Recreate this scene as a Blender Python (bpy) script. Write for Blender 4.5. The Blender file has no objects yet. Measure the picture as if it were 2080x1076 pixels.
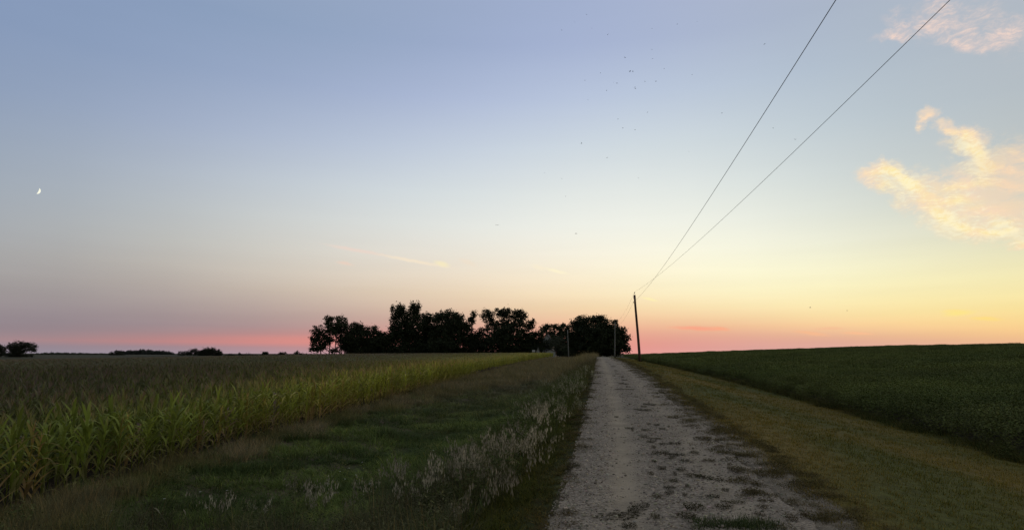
import bpy, math, random
import numpy as np
from mathutils import Vector

R = math.radians
SC = bpy.context.scene
COL = SC.collection

# ------------------------------------------------------------------ camera
FPX, CX, CY, HX, HY = 1250.0, 1040.0, 538.0, 1205.0, 724.0      # photo pixels
EYE = 1.8
PITCH = math.atan((HY - CY) / FPX)
YAW = math.atan((HX - CX) / FPX * math.cos(PITCH))
FWD = np.array([-math.sin(YAW) * math.cos(PITCH), math.cos(YAW) * math.cos(PITCH), math.sin(PITCH)])
RGT = np.array([math.cos(YAW), math.sin(YAW), 0.0])
UPV = np.cross(RGT, FWD)
cam_d = bpy.data.cameras.new("camera")
cam_d.sensor_width = 36.0
cam_d.lens = 36.0 * FPX / 2080.0
cam_d.clip_start, cam_d.clip_end = 0.1, 30000.0
cam = bpy.data.objects.new("camera", cam_d)
cam.location = (0, 0, EYE)
cam.rotation_euler = (R(90) + PITCH, 0, YAW)
COL.objects.link(cam)
SC.camera = cam


def ray(px, py):
    return FWD + RGT * (px - CX) / FPX + UPV * (CY - py) / FPX


def at(px, py, Y):
    d = ray(px, py)
    return np.array([0, 0, EYE]) + d * (Y / d[1])


def topix(p):
    v = np.asarray(p, float) - np.array([0, 0, EYE])
    f = v @ FWD
    return CX + FPX * (v @ RGT) / f, CY - FPX * (v @ UPV) / f


def azel(px, py):
    d = ray(px, py)
    d = d / np.linalg.norm(d)
    return math.degrees(math.atan2(d[0], d[1])), math.degrees(math.asin(d[2]))


SC.view_settings.view_transform = 'Standard'
SC.view_settings.look = 'None'
SC.view_settings.exposure = 0.0
SC.view_settings.gamma = 1.0
SC.cycles.max_bounces = 5
SC.cycles.transparent_max_bounces = 8

# ------------------------------------------------------------------ sky (world)
SUN_AZ, SUN_EL = 54.0, 2.5


def lin(c):
    return tuple(((v / 255.0) / 12.92 if v <= 10 else (((v / 255.0) + 0.055) / 1.055) ** 2.4) for v in c)


SKY_X = [0, 350, 620, 900, 1200, 1320, 1450, 1750, 2080]
SKY_Y = [0, 100, 200, 300, 400, 480, 540, 590, 630, 660, 680, 692, 703, 716]
SKY = {
    0: [(128, 150, 186), (130, 151, 184), (138, 157, 184), (148, 162, 180), (156, 166, 178), (163, 166, 170), (160, 158, 158), (153, 147, 149), (148, 138, 144), (145, 134, 142), (152, 136, 142), (158, 137, 142), (146, 135, 146), (145, 138, 150)],
    350: [(130, 152, 186), (134, 155, 188), (145, 161, 192), (161, 174, 196), (176, 184, 190), (183, 184, 180), (183, 176, 168), (172, 161, 156), (160, 146, 146), (155, 137, 141), (164, 134, 136), (192, 132, 130), (156, 136, 144), (155, 142, 154)],
    620: [(132, 154, 186), (139, 159, 189), (150, 166, 197), (172, 185, 206), (195, 203, 207), (208, 208, 202), (213, 205, 192), (206, 190, 174), (190, 168, 160), (180, 152, 150), (196, 140, 136), (232, 142, 130), (192, 142, 142), (185, 150, 158)],
    900: [(136, 156, 190), (146, 163, 196), (161, 175, 206), (184, 196, 213), (207, 215, 217), (223, 224, 217), (231, 219, 202), (230, 209, 182), (217, 188, 164), (212, 168, 152), (222, 152, 142), (235, 145, 132), (215, 142, 134), (205, 150, 148)],
    1200: [(144, 162, 198), (158, 172, 206), (174, 188, 212), (197, 208, 216), (221, 225, 220), (238, 238, 226), (248, 238, 214), (249, 230, 194), (245, 214, 170), (242, 192, 156), (238, 172, 148), (236, 160, 140), (235, 150, 138), (232, 145, 140)],
    1320: [(150, 166, 200), (162, 176, 205), (178, 192, 212), (200, 211, 216), (224, 228, 222), (241, 240, 226), (251, 242, 213), (252, 236, 196), (249, 216, 170), (240, 182, 150), (232, 164, 146), (230, 156, 144), (230, 152, 144), (230, 156, 148)],
    1450: [(158, 168, 199), (167, 181, 204), (180, 194, 211), (201, 211, 214), (222, 228, 222), (243, 243, 226), (253, 247, 216), (253, 243, 202), (252, 228, 178), (242, 194, 154), (228, 172, 150), (222, 164, 150), (219, 162, 152), (222, 170, 160)],
    1750: [(164, 178, 196), (165, 181, 197), (174, 190, 202), (189, 201, 206), (208, 215, 209), (229, 230, 210), (244, 240, 204), (251, 241, 190), (252, 233, 172), (249, 210, 156), (236, 186, 152), (224, 172, 152), (219, 168, 156), (225, 175, 160)],
    2080: [(176, 184, 194), (176, 184, 192), (178, 188, 194), (186, 192, 190), (200, 204, 190), (222, 218, 186), (239, 230, 178), (247, 231, 168), (251, 224, 150), (250, 210, 140), (245, 198, 138), (240, 190, 140), (238, 186, 144), (238, 185, 147)],
}
SKYT = np.array([[lin(c) for c in SKY[x]] for x in SKY_X])        # (x, y, 3) linear
_g = SKYT.mean(-1, keepdims=True)
_k = np.interp(SKY_Y, [0, 300, 480, 600], [.11, .13, .07, 0])[None, :, None]
_b = 1 + np.interp(SKY_Y, [0, 200, 420, 560, 640], [.09, .13, .09, .04, 0])[None, :, None] * np.interp(SKY_X, [0, 500, 1200, 1700, 2080], [.2, .8, 1, .6, .2])[:, None, None]
SKYT = np.minimum((SKYT * (1 - _k) + _g * _k) * _b, .985)
ZENITH_FILL = np.array(lin((196, 196, 202)))  # unseen overhead sky, made brighter than natural to lift the ground light


def sky_at(az, el):
    """table colour, averaged over a few degrees of azimuth so that no column shows"""
    w = np.array([.06, .12, .2, .24, .2, .12, .06])
    return sum(k * sky_raw(az + d, el) for k, d in zip(w, (-9, -6, -3, 0, 3, 6, 9)))


def sky_raw(az, el):
    d = np.array([math.sin(R(az)) * math.cos(R(el)), math.cos(R(az)) * math.cos(R(el)), math.sin(R(el))])
    f = max(d @ FWD, 0.15)
    px, py = CX + FPX * (d @ RGT) / f, CY - FPX * (d @ UPV) / f
    cols = np.array([[np.interp(py, SKY_Y, SKYT[i, :, c]) for c in range(3)] for i in range(len(SKY_X))])
    v = np.array([np.interp(px, SKY_X, cols[:, c]) for c in range(3)])
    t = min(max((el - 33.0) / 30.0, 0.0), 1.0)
    return v * (1 - t) + ZENITH_FILL * t


world = bpy.data.worlds.new("World")
SC.world = world
world.use_nodes = True
WT = world.node_tree
WT.nodes.clear()


def nd(t, typ, **kw):
    n = t.nodes.new(typ)
    for k, v in kw.items():
        setattr(n, k, v)
    return n


def val(t, sock, v):
    if isinstance(v, bpy.types.NodeSocket):
        t.links.new(v, sock)
    else:
        sock.default_value = v


def mth(t, op, a, b=None, c=None, clamp=False):
    if clamp:          # (Cycles orders its own clamp nodes last, which overruns the shader stack)
        v = mth(t, op, a, b, c)
        return mth(t, 'MINIMUM', mth(t, 'MAXIMUM', v, 0.0), 1.0)
    n = nd(t, 'ShaderNodeMath', operation=op)
    val(t, n.inputs[0], a)
    if b is not None:
        val(t, n.inputs[1], b)
    if c is not None:
        val(t, n.inputs[2], c)
    return n.outputs[0]


def mixc(t, f, a, b, blend='MIX'):
    n = nd(t, 'ShaderNodeMix', data_type='RGBA', blend_type=blend)
    val(t, n.inputs[0], f)
    for s, v in ((n.inputs[6], a), (n.inputs[7], b)):
        if not isinstance(v, bpy.types.NodeSocket):
            v = tuple(v) + (1.0,) if len(v) == 3 else v
        val(t, s, v)
    return n.outputs[2]


def smooth(t, v, lo, hi, a=0.0, b=1.0):
    n = nd(t, 'ShaderNodeMapRange', interpolation_type='SMOOTHSTEP', clamp=True)
    val(t, n.inputs[0], v)
    n.inputs[1].default_value, n.inputs[2].default_value = lo, hi
    n.inputs[3].default_value, n.inputs[4].default_value = a, b
    return n.outputs[0]


def build_sky():
    t = WT
    tc = nd(t, 'ShaderNodeTexCoord')
    sep = nd(t, 'ShaderNodeSeparateXYZ')
    t.links.new(tc.outputs['Generated'], sep.inputs[0])
    x, y, z = sep.outputs
    el = mth(t, 'MULTIPLY', mth(t, 'ARCSINE', z), 180 / math.pi)
    az = mth(t, 'MULTIPLY', mth(t, 'ARCTAN2', x, y), 180 / math.pi)
    elc = mth(t, 'MAXIMUM', el, 0.0)
    pos = mth(t, 'SQRT', mth(t, 'DIVIDE', elc, 90.0))
    AZ = [-52, -44, -37, -30, -23, -17, -11, -6, -1, 4, 9, 14, 20, 26, 33, 40, 50]
    EL = [0.0, 0.35, 0.8, 1.2, 1.55, 2.0, 2.6, 3.4, 4.4, 5.8, 7.4, 9.5, 12, 15, 19, 23.5, 28, 36, 50, 90]
    cur = None
    for k, a in enumerate(AZ):
        rp = nd(t, 'ShaderNodeValToRGB')
        cr = rp.color_ramp
        cr.interpolation = 'EASE' if False else 'LINEAR'
        t.links.new(pos, rp.inputs[0])
        while len(cr.elements) < len(EL):
            cr.elements.new(0.5)
        for e, elv in zip(cr.elements, EL):
            e.position = math.sqrt(elv / 90.0)
        for e, elv in zip(cr.elements, EL):
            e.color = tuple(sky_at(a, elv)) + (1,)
        if cur is None:
            cur = rp.outputs[0]
        else:
            mr = nd(t, 'ShaderNodeMapRange', clamp=False)
            t.links.new(az, mr.inputs[0])
            mr.inputs[1].default_value, mr.inputs[2].default_value = AZ[k - 1], a
            cur = mixc(t, mr.outputs[0], cur, rp.outputs[0])
    # faint streaky haze in the low sky so that the gradient is not perfectly even
    cmb = nd(t, 'ShaderNodeCombineXYZ')
    val(t, cmb.inputs[0], mth(t, 'MULTIPLY', az, 0.06))
    val(t, cmb.inputs[1], mth(t, 'MULTIPLY', el, 0.75))
    ns = nd(t, 'ShaderNodeTexNoise', noise_dimensions='2D')
    t.links.new(cmb.outputs[0], ns.inputs['Vector'])
    ns.inputs['Scale'].default_value = 1.0
    ns.inputs['Detail'].default_value = 4.0
    lowmask = smooth(t, el, 2.0, 14.0, 0.10, 0.02)
    f = mth(t, 'ADD', 1.0, mth(t, 'MULTIPLY', mth(t, 'SUBTRACT', ns.outputs[0], 0.5), lowmask))
    cc_ = nd(t, 'ShaderNodeCombineColor')
    for k in range(3):
        t.links.new(f, cc_.inputs[k])
    cur = mixc(t, 1.0, cur, cc_.outputs[0], 'MULTIPLY')

    # ---- clouds: wisps in az / el degrees, broken up by stretched noise
    cv = nd(t, 'ShaderNodeCombineXYZ')
    t.links.new(az, cv.inputs[0])
    t.links.new(el, cv.inputs[1])

    def warped(scale, amount, seed, base=None):
        n = nd(t, 'ShaderNodeTexNoise', noise_dimensions='3D')
        m = nd(t, 'ShaderNodeMapping')
        t.links.new(cv.outputs[0], m.inputs[0])
        m.inputs['Location'].default_value = (seed, seed * 1.7, seed)
        t.links.new(m.outputs[0], n.inputs['Vector'])
        n.inputs['Scale'].default_value = scale
        n.inputs['Detail'].default_value = 5.0
        s = nd(t, 'ShaderNodeVectorMath', operation='SUBTRACT')
        sp_ = nd(t, 'ShaderNodeSeparateColor')
        t.links.new(n.outputs['Color'], sp_.inputs[0])
        cb_ = nd(t, 'ShaderNodeCombineXYZ')
        for k in range(3):
            t.links.new(sp_.outputs[k], cb_.inputs[k])
        t.links.new(cb_.outputs[0], s.inputs[0])
        s.inputs[1].default_value = (0.5, 0.5, 0.5)
        q = nd(t, 'ShaderNodeVectorMath', operation='SCALE')
        t.links.new(s.outputs[0], q.inputs[0])
        q.inputs['Scale'].default_value = amount
        a_ = nd(t, 'ShaderNodeVectorMath', operation='ADD')
        t.links.new(base if base is not None else cv.outputs[0], a_.inputs[0])
        t.links.new(q.outputs[0], a_.inputs[1])
        return a_.outputs[0]

    def stroke(vec, x0, y0, x1, y1, wpx):
        """soft elongated lobe between two photo directions; 1 at its spine, 0 at its rim"""
        a0, e0 = azel(x0, y0)
        a1, e1 = azel(x1, y1)
        w = wpx / FPX * 57.3
        L = math.hypot(a1 - a0, e1 - e0) / 2 + w * 0.6
        m = nd(t, 'ShaderNodeMapping', vector_type='TEXTURE')
        t.links.new(vec, m.inputs[0])
        m.inputs['Location'].default_value = ((a0 + a1) / 2, (e0 + e1) / 2, 0)
        m.inputs['Rotation'].default_value = (0, 0, math.atan2(e1 - e0, a1 - a0))
        m.inputs['Scale'].default_value = (L, w, 1e3)
        ln = nd(t, 'ShaderNodeVectorMath', operation='LENGTH')
        t.links.new(m.outputs[0], ln.inputs[0])
        return mth(t, 'MAXIMUM', mth(t, 'SUBTRACT', 1.0, ln.outputs['Value']), 0.0)

    def group(vec, strokes):
        o = None
        for s in strokes:
            st = stroke(vec, *s[:5])
            if len(s) > 5:
                st = mth(t, 'MULTIPLY', st, s[5])
            o = st if o is None else mth(t, 'MAXIMUM', o, st)
        return o

    def streaks(rot, sx, sy, scale, seed):
        m = nd(t, 'ShaderNodeMapping')
        t.links.new(wvs, m.inputs[0])
        m.inputs['Rotation'].default_value = (0, 0, rot)
        m.inputs['Scale'].default_value = (sx, sy, 1)
        m.inputs['Location'].default_value = (seed, seed, 0)
        n = nd(t, 'ShaderNodeTexNoise', noise_dimensions='2D')
        t.links.new(m.outputs[0], n.inputs['Vector'])
        n.inputs['Scale'].default_value = scale
        n.inputs['Detail'].default_value = 6.0
        n.inputs['Roughness'].default_value = 0.62
        return n.outputs[0]

    wv = warped(1.7, 1.0, 5.3, warped(0.45, 2.6, 3.1))
    wvs = warped(0.6, 1.4, 7.7)
    big = group(wv, [
        (1745, 350, 1850, 362, 34), (1815, 355, 1915, 425, 46), (1880, 415, 2000, 458, 52), (1950, 462, 2090, 470, 30),
        (1900, 385, 2090, 405, 66), (1960, 425, 2120, 430, 62, .85), (2000, 370, 2130, 360, 60, .8), (1955, 330, 2070, 355, 48, .85), (2010, 350, 2110, 310, 60, .55),
        (1955, 262, 1990, 330, 34), (1905, 258, 1968, 268, 22, .85), (1870, 240, 1905, 232, 22, .8), (1868, 262, 1885, 240, 14, .7),
        (2050, 495, 2110, 490, 14, .8), (1905, 300, 1960, 290, 26, .4)])
    upper = group(wv, [
        (1790, 72, 1870, 60, 22, .9), (1850, 40, 1950, 62, 46, .8), (1920, 70, 2010, 92, 34), (1990, 66, 2090, 64, 36, .85),
        (1880, 8, 1960, 20, 44, .6), (1960, 30, 2040, 40, 40, .55), (2060, 110, 2160, 90, 60, .35), (1790, 25, 1850, 20, 20, .4)])
    st1 = streaks(0.5, 0.5, 1.5, 0.75, 5.0)
    st2 = streaks(0.25, 0.8, 2.2, 2.2, 9.0)
    n1 = mth(t, 'SUBTRACT', st1, 0.5)
    n2 = mth(t, 'SUBTRACT', st2, 0.5)

    def dens(msk, gain, off, k1, k2):
        v = mth(t, 'ADD', mth(t, 'MULTIPLY', msk, gain), mth(t, 'ADD', mth(t, 'MULTIPLY', n1, k1), mth(t, 'MULTIPLY', n2, k2)))
        return mth(t, 'MULTIPLY', smooth(t, v, off, off + 1.15), smooth(t, msk, 0.0, 0.45))
    d_big = dens(big, 1.6, 0.0, 1.3, .9)
    d_up = dens(upper, 1.4, 0.02, 1.1, .7)
    lowrim = group(wv, [(1790, 348, 1880, 395, 40), (1870, 430, 1995, 478, 38), (1985, 300, 2005, 360, 40), (1985, 475, 2090, 468, 28), (1940, 280, 1985, 320, 30), (1900, 385, 1990, 420, 30, .6)])
    yel = mth(t, 'ADD', mth(t, 'MULTIPLY', n1, 1.6), mth(t, 'MULTIPLY', lowrim, 1.15), clamp=True)
    wf = warped(2.2, .45, 1.3, warped(0.5, 1.3, 6.1))

    def fsum(strokes):
        o = None
        for q in strokes:
            st = mth(t, 'MULTIPLY', smooth(t, stroke(wf, *q[:5]), 0.0, 1.0), q[5])
            o = st if o is None else mth(t, 'ADD', o, st)
        return o
    fil = fsum([
        (1732, 350, 1830, 343, 11, .8), (1742, 360, 1815, 378, 10, .6), (1752, 376, 1850, 398, 12, .6), (1790, 336, 1895, 396, 14, 1.0), (1850, 398, 1965, 466, 16, .9),
        (1930, 458, 2025, 482, 12, 1.0), (1985, 476, 2095, 466, 11, .8), (1958, 285, 2015, 352, 17, 1.0), (1940, 258, 1985, 288, 12, .9), (1862, 243, 1912, 234, 9, .6), (1866, 262, 1884, 246, 8, .5),
        (1900, 262, 1955, 272, 9, .5), (1985, 335, 2090, 352, 14, .7), (1890, 385, 2010, 366, 14, .6), (1870, 412, 2010, 398, 15, .6), (1930, 436, 2095, 420, 16, .6), (2010, 372, 2110, 392, 14, .5),
        (1960, 350, 2060, 380, 12, .5), (1995, 452, 2100, 446, 9, .5), (2040, 300, 2110, 330, 16, .35), (2052, 498, 2110, 492, 8, .6), (1835, 380, 1950, 420, 12, .6)])
    fil = mth(t, 'MULTIPLY', fil, mth(t, 'ADD', 1.0, mth(t, 'MULTIPLY', n2, 1.6)))
    d_big = mth(t, 'ADD', mth(t, 'MULTIPLY', d_big, .68), mth(t, 'MULTIPLY', fil, .66), clamp=True)
    ufil = fsum([(1765, 80, 1860, 68, 9, .7), (1780, 40, 1850, 50, 12, .35), (1850, 60, 1940, 45, 14, .6), (1890, 78, 1990, 98, 13, .7), (1980, 98, 2060, 88, 12, .6), (1990, 72, 2095, 62, 10, .6), (1860, 20, 1960, 12, 16, .4), (1930, 40, 1990, 62, 12, .5)])
    d_up = mth(t, 'ADD', mth(t, 'MULTIPLY', d_up, .6), mth(t, 'MULTIPLY', ufil, .7), clamp=True)
    fade = smooth(t, group(wv, [(2050, 300, 2140, 420, 90)]), 0.0, 0.6)
    yel = mth(t, 'MULTIPLY', yel, mth(t, 'ADD', .35, mth(t, 'MULTIPLY', fil, .55)), clamp=True)
    ccol = mixc(t, yel, lin((249, 220, 190)), lin((255, 238, 160)))
    ccol = mixc(t, smooth(t, mth(t, 'ADD', n2, mth(t, 'MULTIPLY', lowrim, .35)), .05, .38, 0, .7), ccol, lin((255, 246, 212)))
    ccol = mixc(t, mth(t, 'MULTIPLY', fade, .5), ccol, lin((240, 212, 180)))
    cur = mixc(t, mth(t, 'MULTIPLY', d_big, 0.98, clamp=True), cur, ccol)
    ucol = mixc(t, smooth(t, n2, -.15, .2), lin((214, 200, 198)), lin((248, 218, 202)))
    cur = mixc(t, mth(t, 'MULTIPLY', d_up, 0.85, clamp=True), cur, ucol)
    wv2 = warped(1.2, 0.2, 11.0)
    trails = [
        (640, 493, 810, 523, 5.5, 1.0, (232, 214, 202)), (740, 511, 940, 548, 5, .8, (246, 229, 203)), (880, 532, 915, 540, 8, .7, (250, 236, 190)),
        (680, 531, 722, 539, 5, .7, (236, 208, 190)), (1078, 538, 1110, 548, 8, .5, (252, 238, 208)), (1100, 543, 1162, 558, 5, .8, (255, 244, 208)),
        (1298, 602, 1342, 613, 4, .9, (255, 240, 180)), (1345, 664, 1490, 669, 6, .9, (250, 166, 136)), (1440, 664, 1486, 669, 5, .8, (252, 172, 136)),
        (1600, 670, 1695, 683, 5, .9, (246, 186, 144)), (1700, 675, 1785, 678, 4, .8, (250, 190, 146)), (1640, 668, 1730, 666, 4, .5, (246, 186, 148)),
        (1910, 640, 1985, 632, 7, .75, (254, 230, 135)), (1905, 633, 1960, 630, 4, .6, (255, 228, 138)), (1960, 646, 2045, 648, 5, .8, (255, 222, 130)),
        (930, 525, 970, 540, 8, .35, (244, 222, 196))]
    for i, (x0, y0, x1, y1, w, s, c) in enumerate(trails):
        m = stroke(wv2, x0, y0, x1, y1, w)
        m = mth(t, 'MULTIPLY', smooth(t, m, 0.0, 0.85), s)
        cur = mixc(t, m, cur, lin(c))
    # behind the camera, dusk sky is mixed with warmer ramps to lift ground light
    ni = nd(t, 'ShaderNodeTexSky', sky_type='NISHITA')
    ni.sun_disc = False
    ni.sun_elevation = R(SUN_EL)
    ni.sun_rotation = R(SUN_AZ)
    ni.air_density, ni.dust_density, ni.ozone_density = 1.0, 1.0, 1.0
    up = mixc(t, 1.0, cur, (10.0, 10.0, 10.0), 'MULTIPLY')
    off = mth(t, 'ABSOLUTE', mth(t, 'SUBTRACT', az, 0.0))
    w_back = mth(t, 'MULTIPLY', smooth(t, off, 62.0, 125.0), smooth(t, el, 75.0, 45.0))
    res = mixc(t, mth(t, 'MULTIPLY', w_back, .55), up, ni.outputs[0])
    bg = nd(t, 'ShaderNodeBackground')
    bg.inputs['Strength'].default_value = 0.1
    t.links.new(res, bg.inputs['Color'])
    out = nd(t, 'ShaderNodeOutputWorld')
    t.links.new(bg.outputs[0], out.inputs['Surface'])


build_sky()

sun_d = bpy.data.lights.new("sun", 'SUN')
sun_d.energy = 0.4
sun_d.angle = R(12)
sun_d.color = (1.0, 0.72, 0.45)
sun = bpy.data.objects.new("sun", sun_d)
sd = Vector((math.sin(R(SUN_AZ)) * math.cos(R(SUN_EL)), math.cos(R(SUN_AZ)) * math.cos(R(SUN_EL)), math.sin(R(SUN_EL))))
sun.rotation_euler = sd.to_track_quat('Z', 'Y').to_euler()
sun.location = (60, 60, 40)
COL.objects.link(sun)

# ------------------------------------------------------------------ helpers
rng = np.random.default_rng(7)


def tag(o, label=None, cat=None, group=None, kind=None):
    if label:
        o['label'] = label
    if cat:
        o['category'] = cat
    if group:
        o['group'] = group
    if kind or cat:
        o['kind'] = kind or 'thing'
    return o


def empty(name, loc, rz=0.0):
    o = bpy.data.objects.new(name, None)
    o.empty_display_size = 0.2
    o.location = tuple(loc)
    o.rotation_euler = (0, 0, rz)
    COL.objects.link(o)
    return o


class MB:
    """collects vertices, faces and a per-vertex colour; build() makes ONE mesh object"""

    def __init__(s):
        s.v, s.f, s.c, s.n = [], [], [], 0

    def add(s, v, f, c=(1, 1, 1)):
        v = np.asarray(v, float).reshape(-1, 3)
        s.v.append(v)
        s.f += [tuple(i + s.n for i in q) for q in f]
        c = np.asarray(c, float)
        s.c.append(np.broadcast_to(c, v.shape) if c.ndim == 1 else c)
        s.n += len(v)

    def quads(s, v, c=(1, 1, 1)):
        """v: (n,4,3) array of quads"""
        n = len(v)
        c = np.asarray(c, float)
        if c.ndim == 2:
            c = np.repeat(c, 4, axis=0)
        i0 = s.n
        v = v.reshape(-1, 3)
        s.v.append(v)
        idx = (np.arange(n * 4).reshape(n, 4) + i0).tolist()
        s.f += idx
        s.c.append(np.broadcast_to(c, v.shape) if c.ndim == 1 else c)
        s.n += n * 4

    def box(s, x0, x1, y0, y1, z0, z1, c=(1, 1, 1)):
        v = [(x, y, z) for z in (z0, z1) for y in (y0, y1) for x in (x0, x1)]
        s.add(v, [(0, 2, 3, 1), (4, 5, 7, 6), (0, 1, 5, 4), (2, 6, 7, 3), (0, 4, 6, 2), (1, 3, 7, 5)], c)

    def tube(s, path, radii, n=8, c=(1, 1, 1), caps=True):
        path = np.asarray(path, float)
        k = len(path)
        if np.isscalar(radii):
            radii = [radii] * k
        tg = np.gradient(path, axis=0)
        tg /= np.maximum(np.linalg.norm(tg, axis=1, keepdims=True), 1e-9)
        ref = np.array([1.0, 0, 0]) if abs(tg[0][0]) < 0.8 else np.array([0, 1.0, 0])
        vs = []
        for p, tt, r in zip(path, tg, radii):
            a = np.cross(tt, ref)
            a /= np.linalg.norm(a)
            b = np.cross(tt, a)
            for j in range(n):
                th = 2 * math.pi * j / n
                vs.append(p + r * (math.cos(th) * a + math.sin(th) * b))
        fs = []
        for i in range(k - 1):
            for j in range(n):
                fs.append((i * n + j, i * n + (j + 1) % n, (i + 1) * n + (j + 1) % n, (i + 1) * n + j))
        if caps:
            fs.append(tuple(range(n))[::-1])
            fs.append(tuple((k - 1) * n + j for j in range(n)))
        s.add(vs, fs, c)

    def mesh(s, name, smooth_=False):
        me = bpy.data.meshes.new(name)
        v = np.concatenate(s.v)
        me.from_pydata(v.tolist(), [], s.f)
        a = me.attributes.new('vc', 'FLOAT_COLOR', 'POINT')
        c = np.ones((len(v), 4))
        c[:, :3] = np.concatenate(s.c)
        a.data.foreach_set('color', c.astype(np.float32).ravel())
        if smooth_:
            me.polygons.foreach_set('use_smooth', np.ones(len(me.polygons), bool))
        me.update()
        return me

    def build(s, name, mat, parent=None, smooth_=False):
        me = s.mesh(name, smooth_)
        me.materials.append(mat)
        o = bpy.data.objects.new(name, me)
        COL.objects.link(o)
        if parent:
            o.parent = parent
        return o


def new_mat(name):
    m = bpy.data.materials.new(name)
    m.use_nodes = True
    m.node_tree.nodes.clear()
    return m, m.node_tree


def finish(t, shader):
    o = nd(t, 'ShaderNodeOutputMaterial')
    t.links.new(shader, o.inputs['Surface'])


def leaf_mat(name, trans=0.3, rough=0.6, spec=0.25):
    """vertex colour x instance tint (or the object's own tint)"""
    m, t = new_mat(name)
    a = nd(t, 'ShaderNodeAttribute', attribute_name='vc')
    b = nd(t, 'ShaderNodeAttribute', attribute_name='tint', attribute_type='INSTANCER')
    col = mixc(t, 1.0, a.outputs['Color'], b.outputs['Color'], 'MULTIPLY')
    p = nd(t, 'ShaderNodeBsdfPrincipled')
    t.links.new(col, p.inputs['Base Color'])
    p.inputs['Roughness'].default_value = rough
    p.inputs['Specular IOR Level'].default_value = spec
    tr = nd(t, 'ShaderNodeBsdfTranslucent')
    t.links.new(col, tr.inputs['Color'])
    mx = nd(t, 'ShaderNodeMixShader')
    mx.inputs[0].default_value = trans
    t.links.new(p.outputs[0], mx.inputs[1])
    t.links.new(tr.outputs[0], mx.inputs[2])
    finish(t, mx.outputs[0])
    return m


def plain_mat(name, c0, c1, scale=8.0, rough=0.7, stretch=(1, 1, 1), bump=0.0, vc=False, spec=0.3):
    m, t = new_mat(name)
    tc = nd(t, 'ShaderNodeTexCoord')
    mp = nd(t, 'ShaderNodeMapping')
    mp.inputs['Scale'].default_value = stretch
    t.links.new(tc.outputs['Object'], mp.inputs[0])
    n = nd(t, 'ShaderNodeTexNoise')
    n.inputs['Scale'].default_value = scale
    n.inputs['Detail'].default_value = 6
    n.inputs['Roughness'].default_value = 0.65
    t.links.new(mp.outputs[0], n.inputs['Vector'])
    col = mixc(t, smooth(t, n.outputs[0], 0.3, 0.7), c0, c1)
    if vc:
        a = nd(t, 'ShaderNodeAttribute', attribute_name='vc')
        col = mixc(t, 1.0, col, a.outputs['Color'], 'MULTIPLY')
    p = nd(t, 'ShaderNodeBsdfPrincipled')
    t.links.new(col, p.inputs['Base Color'])
    p.inputs['Roughness'].default_value = rough
    p.inputs['Specular IOR Level'].default_value = spec
    if bump:
        b = nd(t, 'ShaderNodeBump')
        b.inputs['Strength'].default_value = bump
        b.inputs['Distance'].default_value = 0.02
        t.links.new(n.outputs[0], b.inputs['Height'])
        t.links.new(b.outputs[0], p.inputs['Normal'])
    finish(t, p.outputs[0])
    return m


# ------------------------------------------------------------------ terrain
_yd = np.linspace(-100, 1000, 4401)
_rr = np.interp(_yd, [-100, 0, 6, 11, 23, 35, 53, 70, 90, 110, 140, 190, 300, 1000], [-.1, 0, 0.02, .18, .45, .78, 1.13, 1.32, 1.47, 1.6, 1.66, 1.70, 1.6, 1.5])
_k = np.ones(25) / 25
_rr = np.convolve(np.pad(_rr, 24, mode='edge'), np.convolve(_k, _k), mode='valid')


def Rz(y):
    return np.interp(y, _yd, _rr)


def Az(y):
    return np.interp(y, [0, 60, 100, 150, 220], [1, 1, .8, .4, .1])


def XL(y):
    return np.interp(y, [0, 6, 11, 23, 35, 53, 90, 140, 220], [-.55, -.46, -.27, -.1, .08, .2, .5, .9, 1.4])


ROADW = 2.75
_gx = np.array([-300, -150, -60, -11.0])
_gy = np.array([0, 30, 60, 100, 150, 200, 300.0])
_gz = np.array([[-1.5, -1.4, -1.3, -1.2, -1.1, -1.0, -.5], [-1.5, -1.3, -1.1, -.95, -.8, -.7, -.3], [-1.5, -1.0, -.5, .2, .95, 1.1, 1.0]])


def nz(x, y, s=1.0, seed=0.0):
    """cheap smooth noise of summed sines, about -1..1"""
    x = np.asarray(x) / s + seed * 3.7
    y = np.asarray(y) / s + seed * 1.9
    return (np.sin(x * 1.7 + 2.1 * np.sin(y * .9)) + np.sin(y * 2.3 + 1.7 * np.sin(x * 1.3 + 1)) + np.sin((x + y) * 3.1 + 2 * np.sin(x * .7 - y * 1.1)) * .6) / 2.6


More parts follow.
